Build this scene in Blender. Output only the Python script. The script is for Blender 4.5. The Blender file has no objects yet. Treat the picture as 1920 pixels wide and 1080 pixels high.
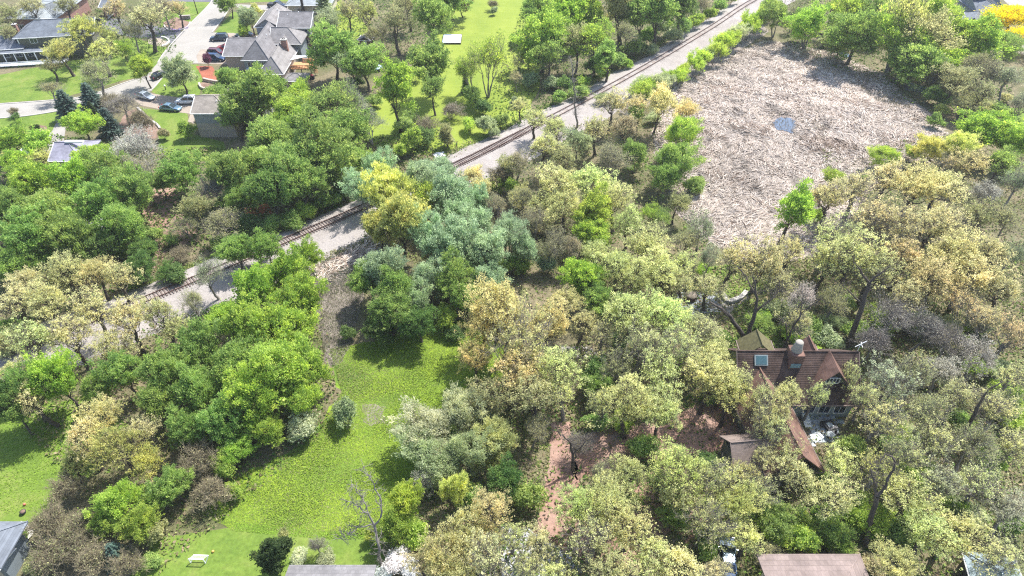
import bpy, math, random
import numpy as np
from mathutils import Vector
# ------------------------------------------------------------------ camera, sky, sun, exposure
sc = bpy.context.scene
PITCH, FOC, CAM_H = 41.5, 1280.0, 80.0            # depression angle, focal length in 1920-px units, drone height
cam_d = bpy.data.cameras.new('camera'); cam = bpy.data.objects.new('camera', cam_d); sc.collection.objects.link(cam)
cam.location = (0, 0, CAM_H); cam.rotation_euler = (math.radians(90 - PITCH), 0, 0)
cam_d.sensor_width = 36; cam_d.lens = 36 * FOC / 1920; cam_d.clip_end = 5000; cam_d.clip_start = 0.5
sc.camera = cam
SUN_EL, SUN_AZ = 57.0, 50.0                       # azimuth of the sun counted from +X towards +Y
w = bpy.data.worlds.new('World'); sc.world = w; w.use_nodes = True
nt = w.node_tree; nt.nodes.clear()
sky = nt.nodes.new('ShaderNodeTexSky'); sky.sky_type = 'NISHITA'; sky.sun_disc = False
sky.sun_elevation = math.radians(SUN_EL); sky.sun_rotation = math.radians(90 - SUN_AZ)
sky.air_density = 1.0; sky.dust_density = 1.5; sky.ozone_density = 1.0
bg = nt.nodes.new('ShaderNodeBackground'); bg.inputs['Strength'].default_value = 0.15
wo = nt.nodes.new('ShaderNodeOutputWorld')
nt.links.new(sky.outputs[0], bg.inputs[0]); nt.links.new(bg.outputs[0], wo.inputs[0])
sd = bpy.data.lights.new('sun', 'SUN'); sd.energy = 4.6; sd.angle = math.radians(0.5); sd.color = (1.0, 0.965, 0.91)
sun = bpy.data.objects.new('sun', sd); sc.collection.objects.link(sun)
_e, _a = math.radians(SUN_EL), math.radians(SUN_AZ)
sdir = Vector((math.cos(_e) * math.cos(_a), math.cos(_e) * math.sin(_a), math.sin(_e)))
# thin spring haze: one closed box round the camera and everything that can be seen
hz = bpy.data.meshes.new('haze'); _x, _y0, _y1, _z0, _z1 = 1000, -400, 1400, -1.5, 92
hz.from_pydata([(-_x,_y0,_z0),(_x,_y0,_z0),(_x,_y1,_z0),(-_x,_y1,_z0),(-_x,_y0,_z1),(_x,_y0,_z1),(_x,_y1,_z1),(-_x,_y1,_z1)], [], [(3,2,1,0),(4,5,6,7),(0,1,5,4),(1,2,6,5),(2,3,7,6),(3,0,4,7)])
hzo = bpy.data.objects.new('haze', hz); sc.collection.objects.link(hzo); hzo['kind'] = 'stuff'
hm = bpy.data.materials.new('haze_air'); hm.use_nodes = True; hm.node_tree.nodes.clear(); hz.materials.append(hm)
pv = hm.node_tree.nodes.new('ShaderNodeVolumePrincipled'); pv.inputs['Color'].default_value = (.93, .96, 1, 1); pv.inputs['Density'].default_value = .00016; pv.inputs['Anisotropy'].default_value = .2
ho = hm.node_tree.nodes.new('ShaderNodeOutputMaterial'); hm.node_tree.links.new(pv.outputs[0], ho.inputs['Volume'])
sun.rotation_euler = sdir.to_track_quat('Z', 'Y').to_euler(); sun.location = sdir * 300
sc.view_settings.view_transform = 'Standard'; sc.view_settings.look = 'None'
sc.view_settings.exposure = 0.96; sc.view_settings.gamma = 1.0; sc.view_settings.use_curve_mapping = False
sc.cycles.use_denoising = False; sc.cycles.filter_width = 1.2; sc.cycles.sample_clamp_indirect = 6; sc.cycles.max_bounces = 8; sc.cycles.diffuse_bounces = 5; sc.cycles.transmission_bounces = 4

# ------------------------------------------------------------------ helpers
_s, _c = math.sin(math.radians(PITCH)), math.cos(math.radians(PITCH))
def P(px, py, z=0.0):
    """point of the place, at height z, that the photograph shows at (px, py)"""
    u, v = (px - 960) / FOC, (540 - py) / FOC
    dx, dy, dz = u, _c + v * _s, -_s + v * _c
    t = (z - CAM_H) / dz
    return Vector((dx * t, dy * t, z))
def scale_at(p):
    return FOC / (p[1] * _c - (p[2] - CAM_H) * _s)   # photograph pixels per metre
R0 = random.Random(7)
COL = sc.collection
def tag(o, label=None, cat=None, group=None, kind=None):
    if label: o['label'] = label
    if cat: o['category'] = cat
    if group: o['group'] = group
    if kind: o['kind'] = kind
    return o
def empty(name, loc, rz=0.0, label=None, cat=None, group=None):
    o = bpy.data.objects.new(name, None); COL.objects.link(o)
    o.location = loc; o.rotation_euler = (0, 0, rz); o.empty_display_size = 0.5
    return tag(o, label, cat, group)
def link(name, me, parent=None, mat=None):
    o = bpy.data.objects.new(name, me); COL.objects.link(o)
    if mat is not None and not me.materials: me.materials.append(mat)
    if parent: o.parent = parent
    return o
def mesh(name, V, F, mat=None, parent=None, smooth=False):
    me = bpy.data.meshes.new(name); me.from_pydata([tuple(v) for v in V], [], F); me.update()
    if smooth: me.polygons.foreach_set('use_smooth', [True] * len(me.polygons))
    return link(name, me, parent, mat)
def np_mesh(name, V, Q, mat, tint=None, col=None, smooth=False):
    """quad mesh from numpy arrays; tint (per face float) or col (per face rgb)"""
    me = bpy.data.meshes.new(name)
    n = len(Q); me.vertices.add(len(V)); me.vertices.foreach_set('co', np.asarray(V, np.float32).ravel())
    me.loops.add(n * 4); me.loops.foreach_set('vertex_index', np.asarray(Q, np.int32).ravel())
    me.polygons.add(n); me.polygons.foreach_set('loop_start', np.arange(0, n * 4, 4, dtype=np.int32))
    me.polygons.foreach_set('use_smooth', np.full(n, smooth))
    me.update(calc_edges=True)
    if tint is not None:
        a = me.attributes.new('tint', 'FLOAT', 'FACE'); a.data.foreach_set('value', np.asarray(tint, np.float32))
    if col is not None:
        a = me.attributes.new('col', 'FLOAT_COLOR', 'FACE')
        c4 = np.ones((n, 4), np.float32); c4[:, :3] = col; a.data.foreach_set('color', c4.ravel())
    me.materials.append(mat)
    return me
def box(name, parent, mat, x0, x1, y0, y1, z0, z1):
    V = [(x0,y0,z0),(x1,y0,z0),(x1,y1,z0),(x0,y1,z0),(x0,y0,z1),(x1,y0,z1),(x1,y1,z1),(x0,y1,z1)]
    return mesh(name, V, [(3,2,1,0),(4,5,6,7),(0,1,5,4),(1,2,6,5),(2,3,7,6),(3,0,4,7)], mat, parent)
BOXF = [(3,2,1,0),(4,5,6,7),(0,1,5,4),(1,2,6,5),(2,3,7,6),(3,0,4,7)]
def beams(name, parent, mat, segs):
    """several square beams joined in one part: (p, q, thickness)"""
    V, F = [], []
    for p, q, t in segs:
        p, q = Vector(p), Vector(q); d = (q - p).normalized()
        a = d.cross(Vector((0, 0, 1)))
        if a.length < .05: a = Vector((1, 0, 0))
        a.normalize(); b = d.cross(a).normalized(); a *= t / 2; b *= t / 2; k = len(V)
        V += [p-a-b, p+a-b, p+a+b, p-a+b, q-a-b, q+a-b, q+a+b, q-a+b]
        F += [tuple(i + k for i in f) for f in BOXF]
    return mesh(name, V, F, mat, parent)
def lathe(name, parent, mat, prof, n=12, cx=0, cy=0, smooth=True):
    V, F = [], []
    for r, z in prof:
        for i in range(n):
            a = 2 * math.pi * i / n; V.append((cx + r * math.cos(a), cy + r * math.sin(a), z))
    for j in range(len(prof) - 1):
        for i in range(n):
            k = (i + 1) % n; F.append((j*n+i, j*n+k, (j+1)*n+k, (j+1)*n+i))
    F.append(tuple(range(n))[::-1]); F.append(tuple((len(prof)-1)*n + i for i in range(n)))
    return mesh(name, V, F, mat, parent, smooth)

# ------------------------------------------------------------------ materials
def new_mat(name):
    m = bpy.data.materials.new(name); m.use_nodes = True; t = m.node_tree
    return m, t, t.nodes['Principled BSDF']
def N(t, kind, **kw):
    n = t.nodes.new(kind)
    for k, v in kw.items():
        if k in n.inputs: n.inputs[k].default_value = v
        else: setattr(n, k, v)
    return n
def ramp(t, fac, stops):
    r = t.nodes.new('ShaderNodeValToRGB'); cr = r.color_ramp
    while len(cr.elements) < len(stops): cr.elements.new(0.5)
    for e, (p, c) in zip(cr.elements, stops): e.position = p; e.color = (*c, 1)
    t.links.new(fac, r.inputs[0]); return r.outputs[0]
def mix(t, fac, a, b, mode='MIX'):
    m = t.nodes.new('ShaderNodeMix'); m.data_type = 'RGBA'; m.blend_type = mode
    for s, v in ((0, fac), (6, a), (7, b)):
        if isinstance(v, (int, float)): m.inputs[s].default_value = v
        elif isinstance(v, tuple): m.inputs[s].default_value = (*v, 1)
        else: t.links.new(v, m.inputs[s])
    return m.outputs[2]
def coords(t, scale=(1, 1, 1), rot=0.0):
    c = t.nodes.new('ShaderNodeTexCoord'); mp = t.nodes.new('ShaderNodeMapping')
    mp.inputs['Scale'].default_value = scale; mp.inputs['Rotation'].default_value = (0, 0, rot)
    t.links.new(c.outputs['Object'], mp.inputs[0]); return mp.outputs[0]
def noise(t, vec, scale, detail=4, rough=.6, dist=0.0):
    n = N(t, 'ShaderNodeTexNoise', Scale=scale, Detail=detail, Roughness=rough, Distortion=dist)
    t.links.new(vec, n.inputs['Vector']); return n.outputs['Fac']
def bump(t, b, h, strength=.4, dist=.1):
    n = N(t, 'ShaderNodeBump', Strength=strength, Distance=dist)
    t.links.new(h, n.inputs['Height']); t.links.new(n.outputs[0], b.inputs['Normal'])
def mottled(name, big, fine, s_big=.08, s_fine=1.5, rough=.9, bmp=.5, bd=.15, mixf=.5, stretch=None, rot=0.0):
    """ground or surface colour: broad patches multiplied with fine grain"""
    m, t, b = new_mat(name); v = coords(t)
    c1 = ramp(t, noise(t, v, s_big, 5, .62, .6), big)
    v2 = coords(t, stretch, rot) if stretch else v
    nf = noise(t, v2, s_fine, 5, .7); c2 = ramp(t, nf, fine)
    t.links.new(mix(t, mixf, c1, c2, 'OVERLAY'), b.inputs['Base Color'])
    b.inputs['Roughness'].default_value = rough; b.inputs['Specular IOR Level'].default_value = .2
    bump(t, b, nf, bmp, bd); return m
G = lambda v: (v, v, v)
def plain(name, c, rough=.7, metal=0.0, var=.12, s=3.0, spec=.4):
    m, t, b = new_mat(name); v = coords(t)
    c1 = tuple(min(1, x * (1 - var)) for x in c); c2 = tuple(min(1, x * (1 + var)) for x in c)
    t.links.new(ramp(t, noise(t, v, s), [(.3, c1), (.7, c2)]), b.inputs['Base Color'])
    b.inputs['Roughness'].default_value = rough; b.inputs['Metallic'].default_value = metal
    b.inputs['Specular IOR Level'].default_value = spec; return m
def leaf_mat(name='leaf', transl=.55):
    """colour comes from the tree (object colour) and varies from leaf to leaf"""
    m, t, b = new_mat(name)
    oi = t.nodes.new('ShaderNodeObjectInfo'); at = N(t, 'ShaderNodeAttribute', attribute_name='tint')
    hs = N(t, 'ShaderNodeHueSaturation'); t.links.new(oi.outputs['Color'], hs.inputs['Color'])
    mr = N(t, 'ShaderNodeMapRange'); mr.inputs[3].default_value = .55; mr.inputs[4].default_value = 1.4
    t.links.new(at.outputs['Fac'], mr.inputs[0]); t.links.new(mr.outputs[0], hs.inputs['Value'])
    mh = N(t, 'ShaderNodeMapRange'); mh.inputs[3].default_value = .528; mh.inputs[4].default_value = .476
    t.links.new(at.outputs['Fac'], mh.inputs[0]); t.links.new(mh.outputs[0], hs.inputs['Hue'])
    t.links.new(hs.outputs[0], b.inputs['Base Color']); b.inputs['Roughness'].default_value = .55
    b.inputs['Specular IOR Level'].default_value = .25
    tr = t.nodes.new('ShaderNodeBsdfTranslucent')
    g = t.nodes.new('ShaderNodeHueSaturation'); g.inputs['Saturation'].default_value = 1.12; g.inputs['Value'].default_value = 1.25
    t.links.new(hs.outputs[0], g.inputs['Color']); t.links.new(g.outputs[0], tr.inputs[0])
    ms = t.nodes.new('ShaderNodeMixShader'); ms.inputs[0].default_value = transl
    out = t.nodes['Material Output']
    t.links.new(b.outputs[0], ms.inputs[1]); t.links.new(tr.outputs[0], ms.inputs[2]); t.links.new(ms.outputs[0], out.inputs[0])
    return m
def face_col_mat(name, rough=.8, transl=.0):
    m, t, b = new_mat(name); at = N(t, 'ShaderNodeAttribute', attribute_name='col')
    t.links.new(at.outputs['Color'], b.inputs['Base Color']); b.inputs['Roughness'].default_value = rough
    b.inputs['Specular IOR Level'].default_value = .2
    if transl:
        tr = t.nodes.new('ShaderNodeBsdfTranslucent'); t.links.new(at.outputs['Color'], tr.inputs[0])
        ms = t.nodes.new('ShaderNodeMixShader'); ms.inputs[0].default_value = transl
        t.links.new(b.outputs[0], ms.inputs[1]); t.links.new(tr.outputs[0], ms.inputs[2])
        t.links.new(ms.outputs[0], t.nodes['Material Output'].inputs[0])
    return m
LEAF = leaf_mat(); SCATTER = face_col_mat('ground_leaves', .8, .3); REED = face_col_mat('dry_reed', .75, .1)
BARK = plain('bark', (.085, .070, .058), .95, s=6, var=.4)
BARK_PALE = plain('pale_bark', (.42, .39, .36), .9, s=4, var=.35)
BARK_GREY = plain('grey_bark', (.22, .20, .18), .95, s=5, var=.35)
TWIG = plain('twig_bark', (.25, .215, .14), .95, s=3, var=.3)

# ------------------------------------------------------------------ ground sheets
def poly(name, pts, z, mat, jitter=0.0, sub=0, seed=1, kind='structure'):
    """flat sheet from photograph points; edges made uneven by jitter (m)"""
    W = [P(x, y, 0) for x, y in pts]; rr = random.Random(seed); out = []
    for i, a in enumerate(W):
        b = W[(i + 1) % len(W)]; n = max(1, int((b - a).length / sub)) if sub else 1
        for k in range(n):
            q = a.lerp(b, k / n)
            if k or jitter: q = q + Vector((rr.uniform(-jitter, jitter), rr.uniform(-jitter, jitter), 0))
            out.append((q.x, q.y, z))
    o = mesh(name, out, [tuple(range(len(out)))], mat)
    if o.data.polygons[0].normal.z < 0:
        o.data.flip_normals()
    if kind: o['kind'] = kind
    return o
# ------------------------------------------------------------------ trees
def unit(a): return a / (np.linalg.norm(a, axis=-1, keepdims=True) + 1e-9)
def clumps(rng, K, R, Z, zc, shell, lobes, flat, umbrella):
    """clump centres in an uneven crown of radius R, half height Z, centre height zc"""
    ld = unit(rng.normal(size=(lobes, 3)) * [1, 1, .8] + [0, 0, .15]); la = rng.uniform(.66, 1.14, lobes)
    d = unit(rng.normal(size=(K * 3, 3))); d = d[d[:, 2] > flat][:K]
    f = np.max(la * (.40 + .66 * np.exp(7 * (d @ ld.T - 1))), axis=1)
    r = f * (shell + (1 - shell) * rng.uniform(0, 1, len(d)) ** .6) * rng.uniform(.9, 1.06, len(d))
    p = d * r[:, None] * [R, R, Z]
    if umbrella: p[:, 2] -= umbrella * (np.hypot(p[:, 0], p[:, 1]) / R) ** 2 * Z
    p[:, 2] += zc; return p
def kmeans(rng, X, k, w=(1, 1, .6)):
    k = min(k, len(X)); Y = X * w; c = Y[rng.choice(len(Y), k, replace=False)]
    for _ in range(5):
        l = np.argmin(((Y[:, None] - c[None]) ** 2).sum(-1), 1)
        for i in range(k):
            if (l == i).any(): c[i] = Y[l == i].mean(0)
    return [np.where(l == i)[0] for i in range(k) if (l == i).any()]
class Tubes:
    def __init__(s): s.V, s.Q, s.n = [], [], 0
    def add(s, pts, rad, sides):
        pts = np.asarray(pts, float); rad = np.asarray(rad, float)
        d = np.gradient(pts, axis=0); d = unit(d)
        ref = np.where(np.abs(d[:, 2:3]) > .9, [[1., 0, 0]], [[0, 0, 1.]])
        a = unit(np.cross(d, ref)); b = np.cross(d, a)
        th = np.arange(sides) * 2 * np.pi / sides
        ring = pts[:, None] + rad[:, None, None] * (np.cos(th)[None, :, None] * a[:, None] + np.sin(th)[None, :, None] * b[:, None])
        m = len(pts); s.V.append(ring.reshape(-1, 3))
        i = np.arange(m - 1)[:, None] * sides; j = np.arange(sides)[None]; k = (j + 1) % sides
        s.Q.append((np.stack([i + j, i + k, i + sides + k, i + sides + j], -1).reshape(-1, 4)) + s.n); s.n += m * sides
def path(rng, a, b, wob, n=5, lift=0.0):
    t = np.linspace(0, 1, n)[:, None]; L = np.linalg.norm(b - a)
    p = a + (b - a) * t; p += np.sin(np.pi * t) * (rng.normal(size=3) * wob * L + [0, 0, lift * L])
    p[1:-1] += rng.normal(size=(n - 2, 3)) * wob * L * .35
    return p
def make_tree(seed, H=14., R=5.5, crown=.66, K=200, n=60, rc=.85, leaf=.20, shell=.55, lobes=7, flat=-.45, umbrella=.25,
              trunk=.017, wob=.10, limbs=6, fork=.5, twigs=2, stems=1, spray=0.0, squash=.75, narrow=1.0, upb=.5, leafw=.6, bareness=0.0, blobvar=.35):
    """returns (trunk arrays, crown arrays): a trunk that forks into limbs, boughs and twigs, leaf clumps at the twig ends"""
    rng = np.random.default_rng(seed); Zh = H * crown / 2; zc = H - Zh
    C = clumps(rng, K, R, Zh, zc, shell, lobes, flat, umbrella); C[:, 2] = np.maximum(C[:, 2], H * .04)
    T = Tubes(); r0 = H * trunk; ends, edir = [], []
    fz = H * (1 - crown) + fork * Zh * .6
    groups = kmeans(rng, C, stems) if stems > 1 else [np.arange(len(C))]
    for si, gidx in enumerate(groups):
        if stems > 1:
            m = C[gidx].mean(0); base = np.array([m[0] * .08, m[1] * .08, 0]); fk = np.array([m[0] * .45, m[1] * .45, fz])
            rs = r0 / math.sqrt(stems) * 1.25
        else:
            base = np.zeros(3); fk = np.array([rng.normal() * .03 * H, rng.normal() * .03 * H, fz]); rs = r0
        q = path(rng, base, fk, wob * .25, 6); T.add(np.vstack([q[0] - [0, 0, .3], q]), np.linspace(rs * 1.35, rs * .78, 7) * np.array([1.25, 1.1] + [1] * 5), 7)
        X = C[gidx]
        for g1 in kmeans(rng, X, max(2, limbs // stems + (stems > 1))):
            A = X[g1]; m1 = A.mean(0); e1 = fk + (m1 - fk) * rng.uniform(.5, .7); e1[2] -= .04 * H
            f1 = len(A) / len(X); r1 = rs * .75 * f1 ** .42
            st = q[-1] if rng.random() < .6 else q[-2]
            p1 = path(rng, st, e1, wob, 6, .06); T.add(p1, np.linspace(r1, r1 * .62, 6), 6)
            for g2 in kmeans(rng, A, max(2, int(round(len(A) / 7)))):
                B = A[g2]; m2 = B.mean(0); s2 = p1[rng.integers(3, 6)]; e2 = s2 + (m2 - s2) * .72
                r2 = max(r1 * .62 * (len(B) / len(A)) ** .45, .03)
                p2 = path(rng, s2, e2, wob, 5, .04); T.add(p2, np.linspace(r2, r2 * .55, 5), 5)
                for c in B:
                    s3 = p2[rng.integers(2, 5)]; r3 = max(r2 * .5, .022)
                    p3 = path(rng, s3, c, wob, 4); T.add(p3, np.linspace(r3, .015, 4), 3)
                    for _ in range(twigs):
                        s4 = p3[rng.integers(1, 4)]; d4 = unit(c - s3 + rng.normal(size=3) * rc * 1.2 + [0, 0, .3 * rc])
                        e4 = s4 + d4 * rc * rng.uniform(.8, 1.7); T.add(np.array([s4, (s4 + e4) / 2 + rng.normal(size=3) * .06, e4]), [.018, .014, .008], 3)
                        ends.append(e4)
    tr = (np.vstack(T.V), np.vstack(T.Q))
    # leaves
    cl = C[rng.random(len(C)) > bareness]; K2 = len(cl)
    rr = rc * rng.uniform(1 - blobvar, 1 + blobvar, K2); cnt = np.maximum(3, (n * (rr / rc) ** 2 * rng.uniform(.6, 1.3, K2))).astype(int)
    idx = np.repeat(np.arange(K2), cnt); M = len(idx)
    d = unit(rng.normal(size=(M, 3)) + [0, 0, .35]); rad = rr[idx] * np.abs(rng.normal(.64, .27, M))
    out = unit(cl - [0, 0, zc - Zh * .6]); c0 = cl[idx]
    pos = c0 + d * rad[:, None] * [1, 1, squash]
    if spray: pos += (out[idx] * rng.uniform(0, spray, M)[:, None] + [0, 0, .25 * spray] * rng.uniform(0, 1, (M, 1)))
    if ends and twigs:
        E = np.array(ends); m = int(M * .18); k = rng.integers(0, len(E), m); pos[:m] = E[k] + rng.normal(size=(m, 3)) * leaf * .9
    nn = unit(d * .8 + [0, 0, upb] + rng.normal(size=(M, 3)) * .65)
    ax = unit(np.cross(nn, rng.normal(size=(M, 3))))
    if spray: ax = unit(ax + out[idx] * 1.2 + [0, 0, .4]); nn = unit(np.cross(ax, rng.normal(size=(M, 3))))
    bx_ = np.cross(nn, ax); L = leaf * rng.uniform(.6, 1.35, M)[:, None]; W = L * leafw * rng.uniform(.7, 1.2, (M, 1))
    dr = nn * L * .25
    V = np.stack([pos - ax * L - dr, pos - bx_ * W + ax * L * .1, pos + ax * L - dr, pos + bx_ * W + ax * L * .1], 1).reshape(-1, 3)
    V[:, 2] = np.maximum(V[:, 2], .03)
    Q = np.arange(M * 4).reshape(-1, 4)
    big = np.sin(cl @ rng.normal(size=3) * .55 + rng.uniform(0, 6)) * .13
    tint = np.clip(.5 + big[idx] + .17 * rng.normal(size=K2)[idx] + .17 * rng.normal(size=M), 0, 1)
    return tr, (V, Q, tint)
def make_spruce(seed, H=10., R=2.4, dense=26, leaf=.16):
    rng = np.random.default_rng(seed); T = Tubes()
    T.add(np.array([[0, 0, -.2], [0, 0, H * .5], [0, 0, H]]), [.2, .12, .03], 6)
    P_, A_ = [], []
    nl = int(H * 2.6)
    for i in range(nl):
        z = H * (.06 + .92 * i / nl); L = R * (1 - (z / H)) ** .8 * rng.uniform(.85, 1.1) + .15; nb = 9 if z < H * .7 else 6
        a0 = rng.uniform(0, 6.3)
        for b in range(nb):
            a = a0 + b * 6.283 / nb + rng.normal() * .15; l = L * rng.uniform(.75, 1.12)
            dr = np.array([math.cos(a), math.sin(a), -.22 + .5 * (z / H) ** 2]); e = np.array([0, 0, z]) + dr * l
            T.add(np.array([[0, 0, z], e]), [.03, .01], 3)
            m = max(6, int(l * dense)); t = rng.uniform(.12, 1, m) ** .7
            side = np.array([-math.sin(a), math.cos(a), 0])
            p = np.array([0, 0, z]) + dr * l * t[:, None] + side * (rng.normal(size=(m, 1)) * .26 * l * (1.05 - t[:, None])) + [0, 0, -.05]
            P_.append(p + rng.normal(size=(m, 3)) * .06); A_.append(np.tile(dr, (m, 1)) + side * rng.normal(size=(m, 1)) * .6)
    pos = np.vstack(P_); ax = unit(np.vstack(A_)); M = len(pos)
    nn = unit(np.array([0, 0, 1.]) + rng.normal(size=(M, 3)) * .5); ax = unit(ax - nn * (ax * nn).sum(1, keepdims=True)); b = np.cross(nn, ax)
    L = leaf * rng.uniform(.7, 1.4, (M, 1)); W = L * .5
    V = np.stack([pos - ax * L, pos - b * W, pos + ax * L, pos + b * W], 1).reshape(-1, 3); V[:, 2] = np.maximum(V[:, 2], .05)
    return (np.vstack(T.V), np.vstack(T.Q)), (V, np.arange(M * 4).reshape(-1, 4), np.clip(.5 + .22 * rng.normal(size=M), 0, 1))

# species: nominal height and radius, parameters, number of different trees, bark
SPEC = {
 'oak':   dict(H=15, R=6.8, crown=.72, K=390, n=13, rc=.52, leaf=.138, shell=.32, umbrella=.3, wob=.18, trunk=.028, limbs=6, twigs=3, squash=.8, bareness=.14, lobes=10, leafw=.65, blobvar=.5, var=6, bark=BARK),
 'doak':  dict(H=15, R=6.6, crown=.76, K=480, n=17, rc=.54, leaf=.138, shell=.36, bareness=.10, umbrella=.25, wob=.15, trunk=.024, limbs=7, twigs=2, squash=.8, lobes=13, leafw=.65, blobvar=.5, spray=.25, var=5, bark=BARK),
 'open':  dict(H=15, R=6.8, crown=.75, K=340, n=11, rc=.50, leaf=.135, shell=.25, umbrella=.25, wob=.2, trunk=.030, limbs=6, twigs=5, squash=.85, bareness=.25, lobes=9, leafw=.65, blobvar=.5, var=6, bark=BARK_GREY),
 'thin':  dict(H=14, R=5.5, crown=.78, K=260, n=14, rc=.75, leaf=.11, shell=.35, umbrella=.15, wob=.13, trunk=.020, limbs=7, twigs=4, squash=.8, var=3, bark=BARK_GREY),
 'green': dict(H=14.5, R=5.4, crown=.88, K=330, n=50, rc=.74, leaf=.20, shell=.46, umbrella=.02, lobes=13, flat=-.85, wob=.09, squash=.75, spray=.32, leafw=.55, blobvar=.5, var=6, bark=BARK),
 'tall':  dict(H=16, R=3.8, crown=.85, K=240, n=48, rc=.66, leaf=.19, shell=.42, umbrella=0, lobes=9, flat=-.85, wob=.08, limbs=8, spray=.3, leafw=.5, blobvar=.5, var=3, bark=BARK),
 'loose': dict(H=14, R=5.0, crown=.8, K=230, n=28, rc=.8, leaf=.18, shell=.32, umbrella=.05, lobes=9, flat=-.7, wob=.12, twigs=4, bareness=.10, spray=.25, leafw=.5, blobvar=.5, var=4, bark=BARK),
 'willow':dict(H=12, R=4.6, crown=.88, K=240, n=55, rc=.7, leaf=.21, shell=.5, umbrella=.05, lobes=9, flat=-.85, wob=.07, spray=.7, leafw=.28, stems=3, limbs=9, var=3, bark=BARK_GREY),
 'multi': dict(H=11, R=4.2, crown=.82, K=150, n=20, rc=.9, leaf=.16, shell=.35, umbrella=-.1, flat=-.3, wob=.09, twigs=5, stems=5, limbs=10, spray=.5, leafw=.45, trunk=.016, var=2, bark=BARK_GREY),
 'bare':  dict(H=11, R=4.8, crown=.74, K=220, n=5, rc=.8, leaf=.09, shell=.3, umbrella=.1, wob=.14, twigs=10, trunk=.018, limbs=7, var=3, bark=BARK_GREY),
 'birch': dict(H=12, R=5.0, crown=.75, K=220, n=14, rc=.8, leaf=.12, shell=.35, umbrella=.1, wob=.10, twigs=7, trunk=.018, limbs=6, stems=3, var=2, bark=BARK_PALE),
 'twig':  dict(H=4.5, R=2.8, crown=.94, K=170, n=6, rc=.55, leaf=.08, shell=.3, umbrella=0, flat=-.4, wob=.2, twigs=11, stems=6, limbs=12, trunk=.012, var=2, bark=TWIG),
 'shrub': dict(H=3.6, R=2.4, crown=.96, K=95, n=62, rc=.52, leaf=.135, shell=.6, umbrella=0, lobes=7, flat=-.3, wob=.1, twigs=2, stems=4, limbs=8, trunk=.012, var=4, bark=BARK),
 'feather':dict(H=4.2, R=2.4, crown=.96, K=110, n=46, rc=.45, leaf=.17, shell=.45, umbrella=0, lobes=6, flat=-.2, wob=.08, twigs=3, stems=6, limbs=10, spray=.8, leafw=.25, trunk=.012, var=2, bark=BARK),
 'cone':  dict(H=7.6, R=1.7, crown=.98, K=190, n=60, rc=.42, leaf=.12, shell=.8, umbrella=.0, lobes=12, flat=-.9, wob=.03, twigs=0, limbs=6, narrow=1, trunk=.02, var=1, bark=BARK),
 'spruce':dict(H=10, R=2.4, var=2, bark=BARK),
}
PROTO = {}
def proto(sp, v):
    if (sp, v) in PROTO: return PROTO[sp, v]
    k = dict(SPEC[sp]); k.pop('var'); bark = k.pop('bark')
    tr, cr = make_spruce(100 + v) if sp == 'spruce' else make_tree(hash_seed(sp) + v * 17, **k)
    PROTO[sp, v] = (np_mesh(sp + '_trunk', tr[0], tr[1], bark, smooth=True), np_mesh(sp + '_crown', cr[0], cr[1], LEAF, tint=cr[2]))
    return PROTO[sp, v]
def hash_seed(s): return sum(ord(c) * (i + 3) for i, c in enumerate(s))
CLR = {
 'cream': (.70, .73, .36), 'tan': (.74, .70, .38), 'orange': (.72, .64, .36), 'yellow': (.62, .64, .24), 'ygreen': (.46, .57, .14), 'ycream': (.67, .69, .31),
 'lime': (.42, .55, .13), 'green': (.34, .455, .145), 'dark': (.20, .30, .10), 'silver': (.42, .52, .32), 'olive': (.49, .50, .25),
 'sage': (.44, .50, .29), 'brown': (.48, .45, .26), 'grey': (.60, .56, .48), 'white': (.82, .82, .80), 'purple': (.24, .10, .15),
 'maroon': (.15, .06, .065), 'gold': (.85, .76, .04), 'straw': (.76, .69, .35), 'spruce': (.17, .25, .21), 'pale': (.58, .61, .40), 'evergreen': (.07, .11, .035),
}
ADJ = {'cream': 'pale cream', 'tan': 'tan', 'orange': 'orange tan', 'yellow': 'yellow', 'ygreen': 'yellow green', 'lime': 'bright green', 'green': 'mid green',
 'dark': 'dark green', 'silver': 'silvery green', 'olive': 'olive', 'sage': 'grey green', 'brown': 'brownish', 'grey': 'grey', 'white': 'white blossoming',
 'purple': 'purple leaved', 'maroon': 'dark red', 'gold': 'golden yellow', 'straw': 'straw yellow', 'ycream': 'yellowish', 'spruce': 'dark blue green', 'pale': 'whitish green', 'evergreen': 'blackish green'}
KINDW = {'oak': ('oak_tree', 'budding oak', 'tree'), 'doak': ('oak_tree', 'full crowned oak', 'tree'), 'open': ('oak_tree', 'open branched oak', 'tree'), 'thin': ('tree', 'thinly leaved tree', 'tree'), 'green': ('maple_tree', 'round leafy tree', 'tree'),
 'tall': ('tree', 'tall narrow tree', 'tree'), 'loose': ('tree', 'loose crowned tree', 'tree'), 'willow': ('willow_tree', 'feathery willow', 'tree'), 'multi': ('tree', 'sparse multi stemmed tree', 'tree'),
 'bare': ('bare_tree', 'nearly bare tree', 'tree'), 'birch': ('pale_barked_tree', 'pale barked budding tree', 'tree'), 'twig': ('twiggy_bush', 'twiggy leafless bush', 'bush'),
 'shrub': ('shrub', 'leafy shrub', 'shrub'), 'feather': ('shrub', 'feathery upright shrub', 'shrub'), 'cone': ('evergreen_tree', 'cone shaped evergreen', 'tree'), 'spruce': ('spruce_tree', 'spruce', 'tree')}
TREES = []          # (name, root, adjective phrase, position, category)
_cnt = {}
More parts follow.
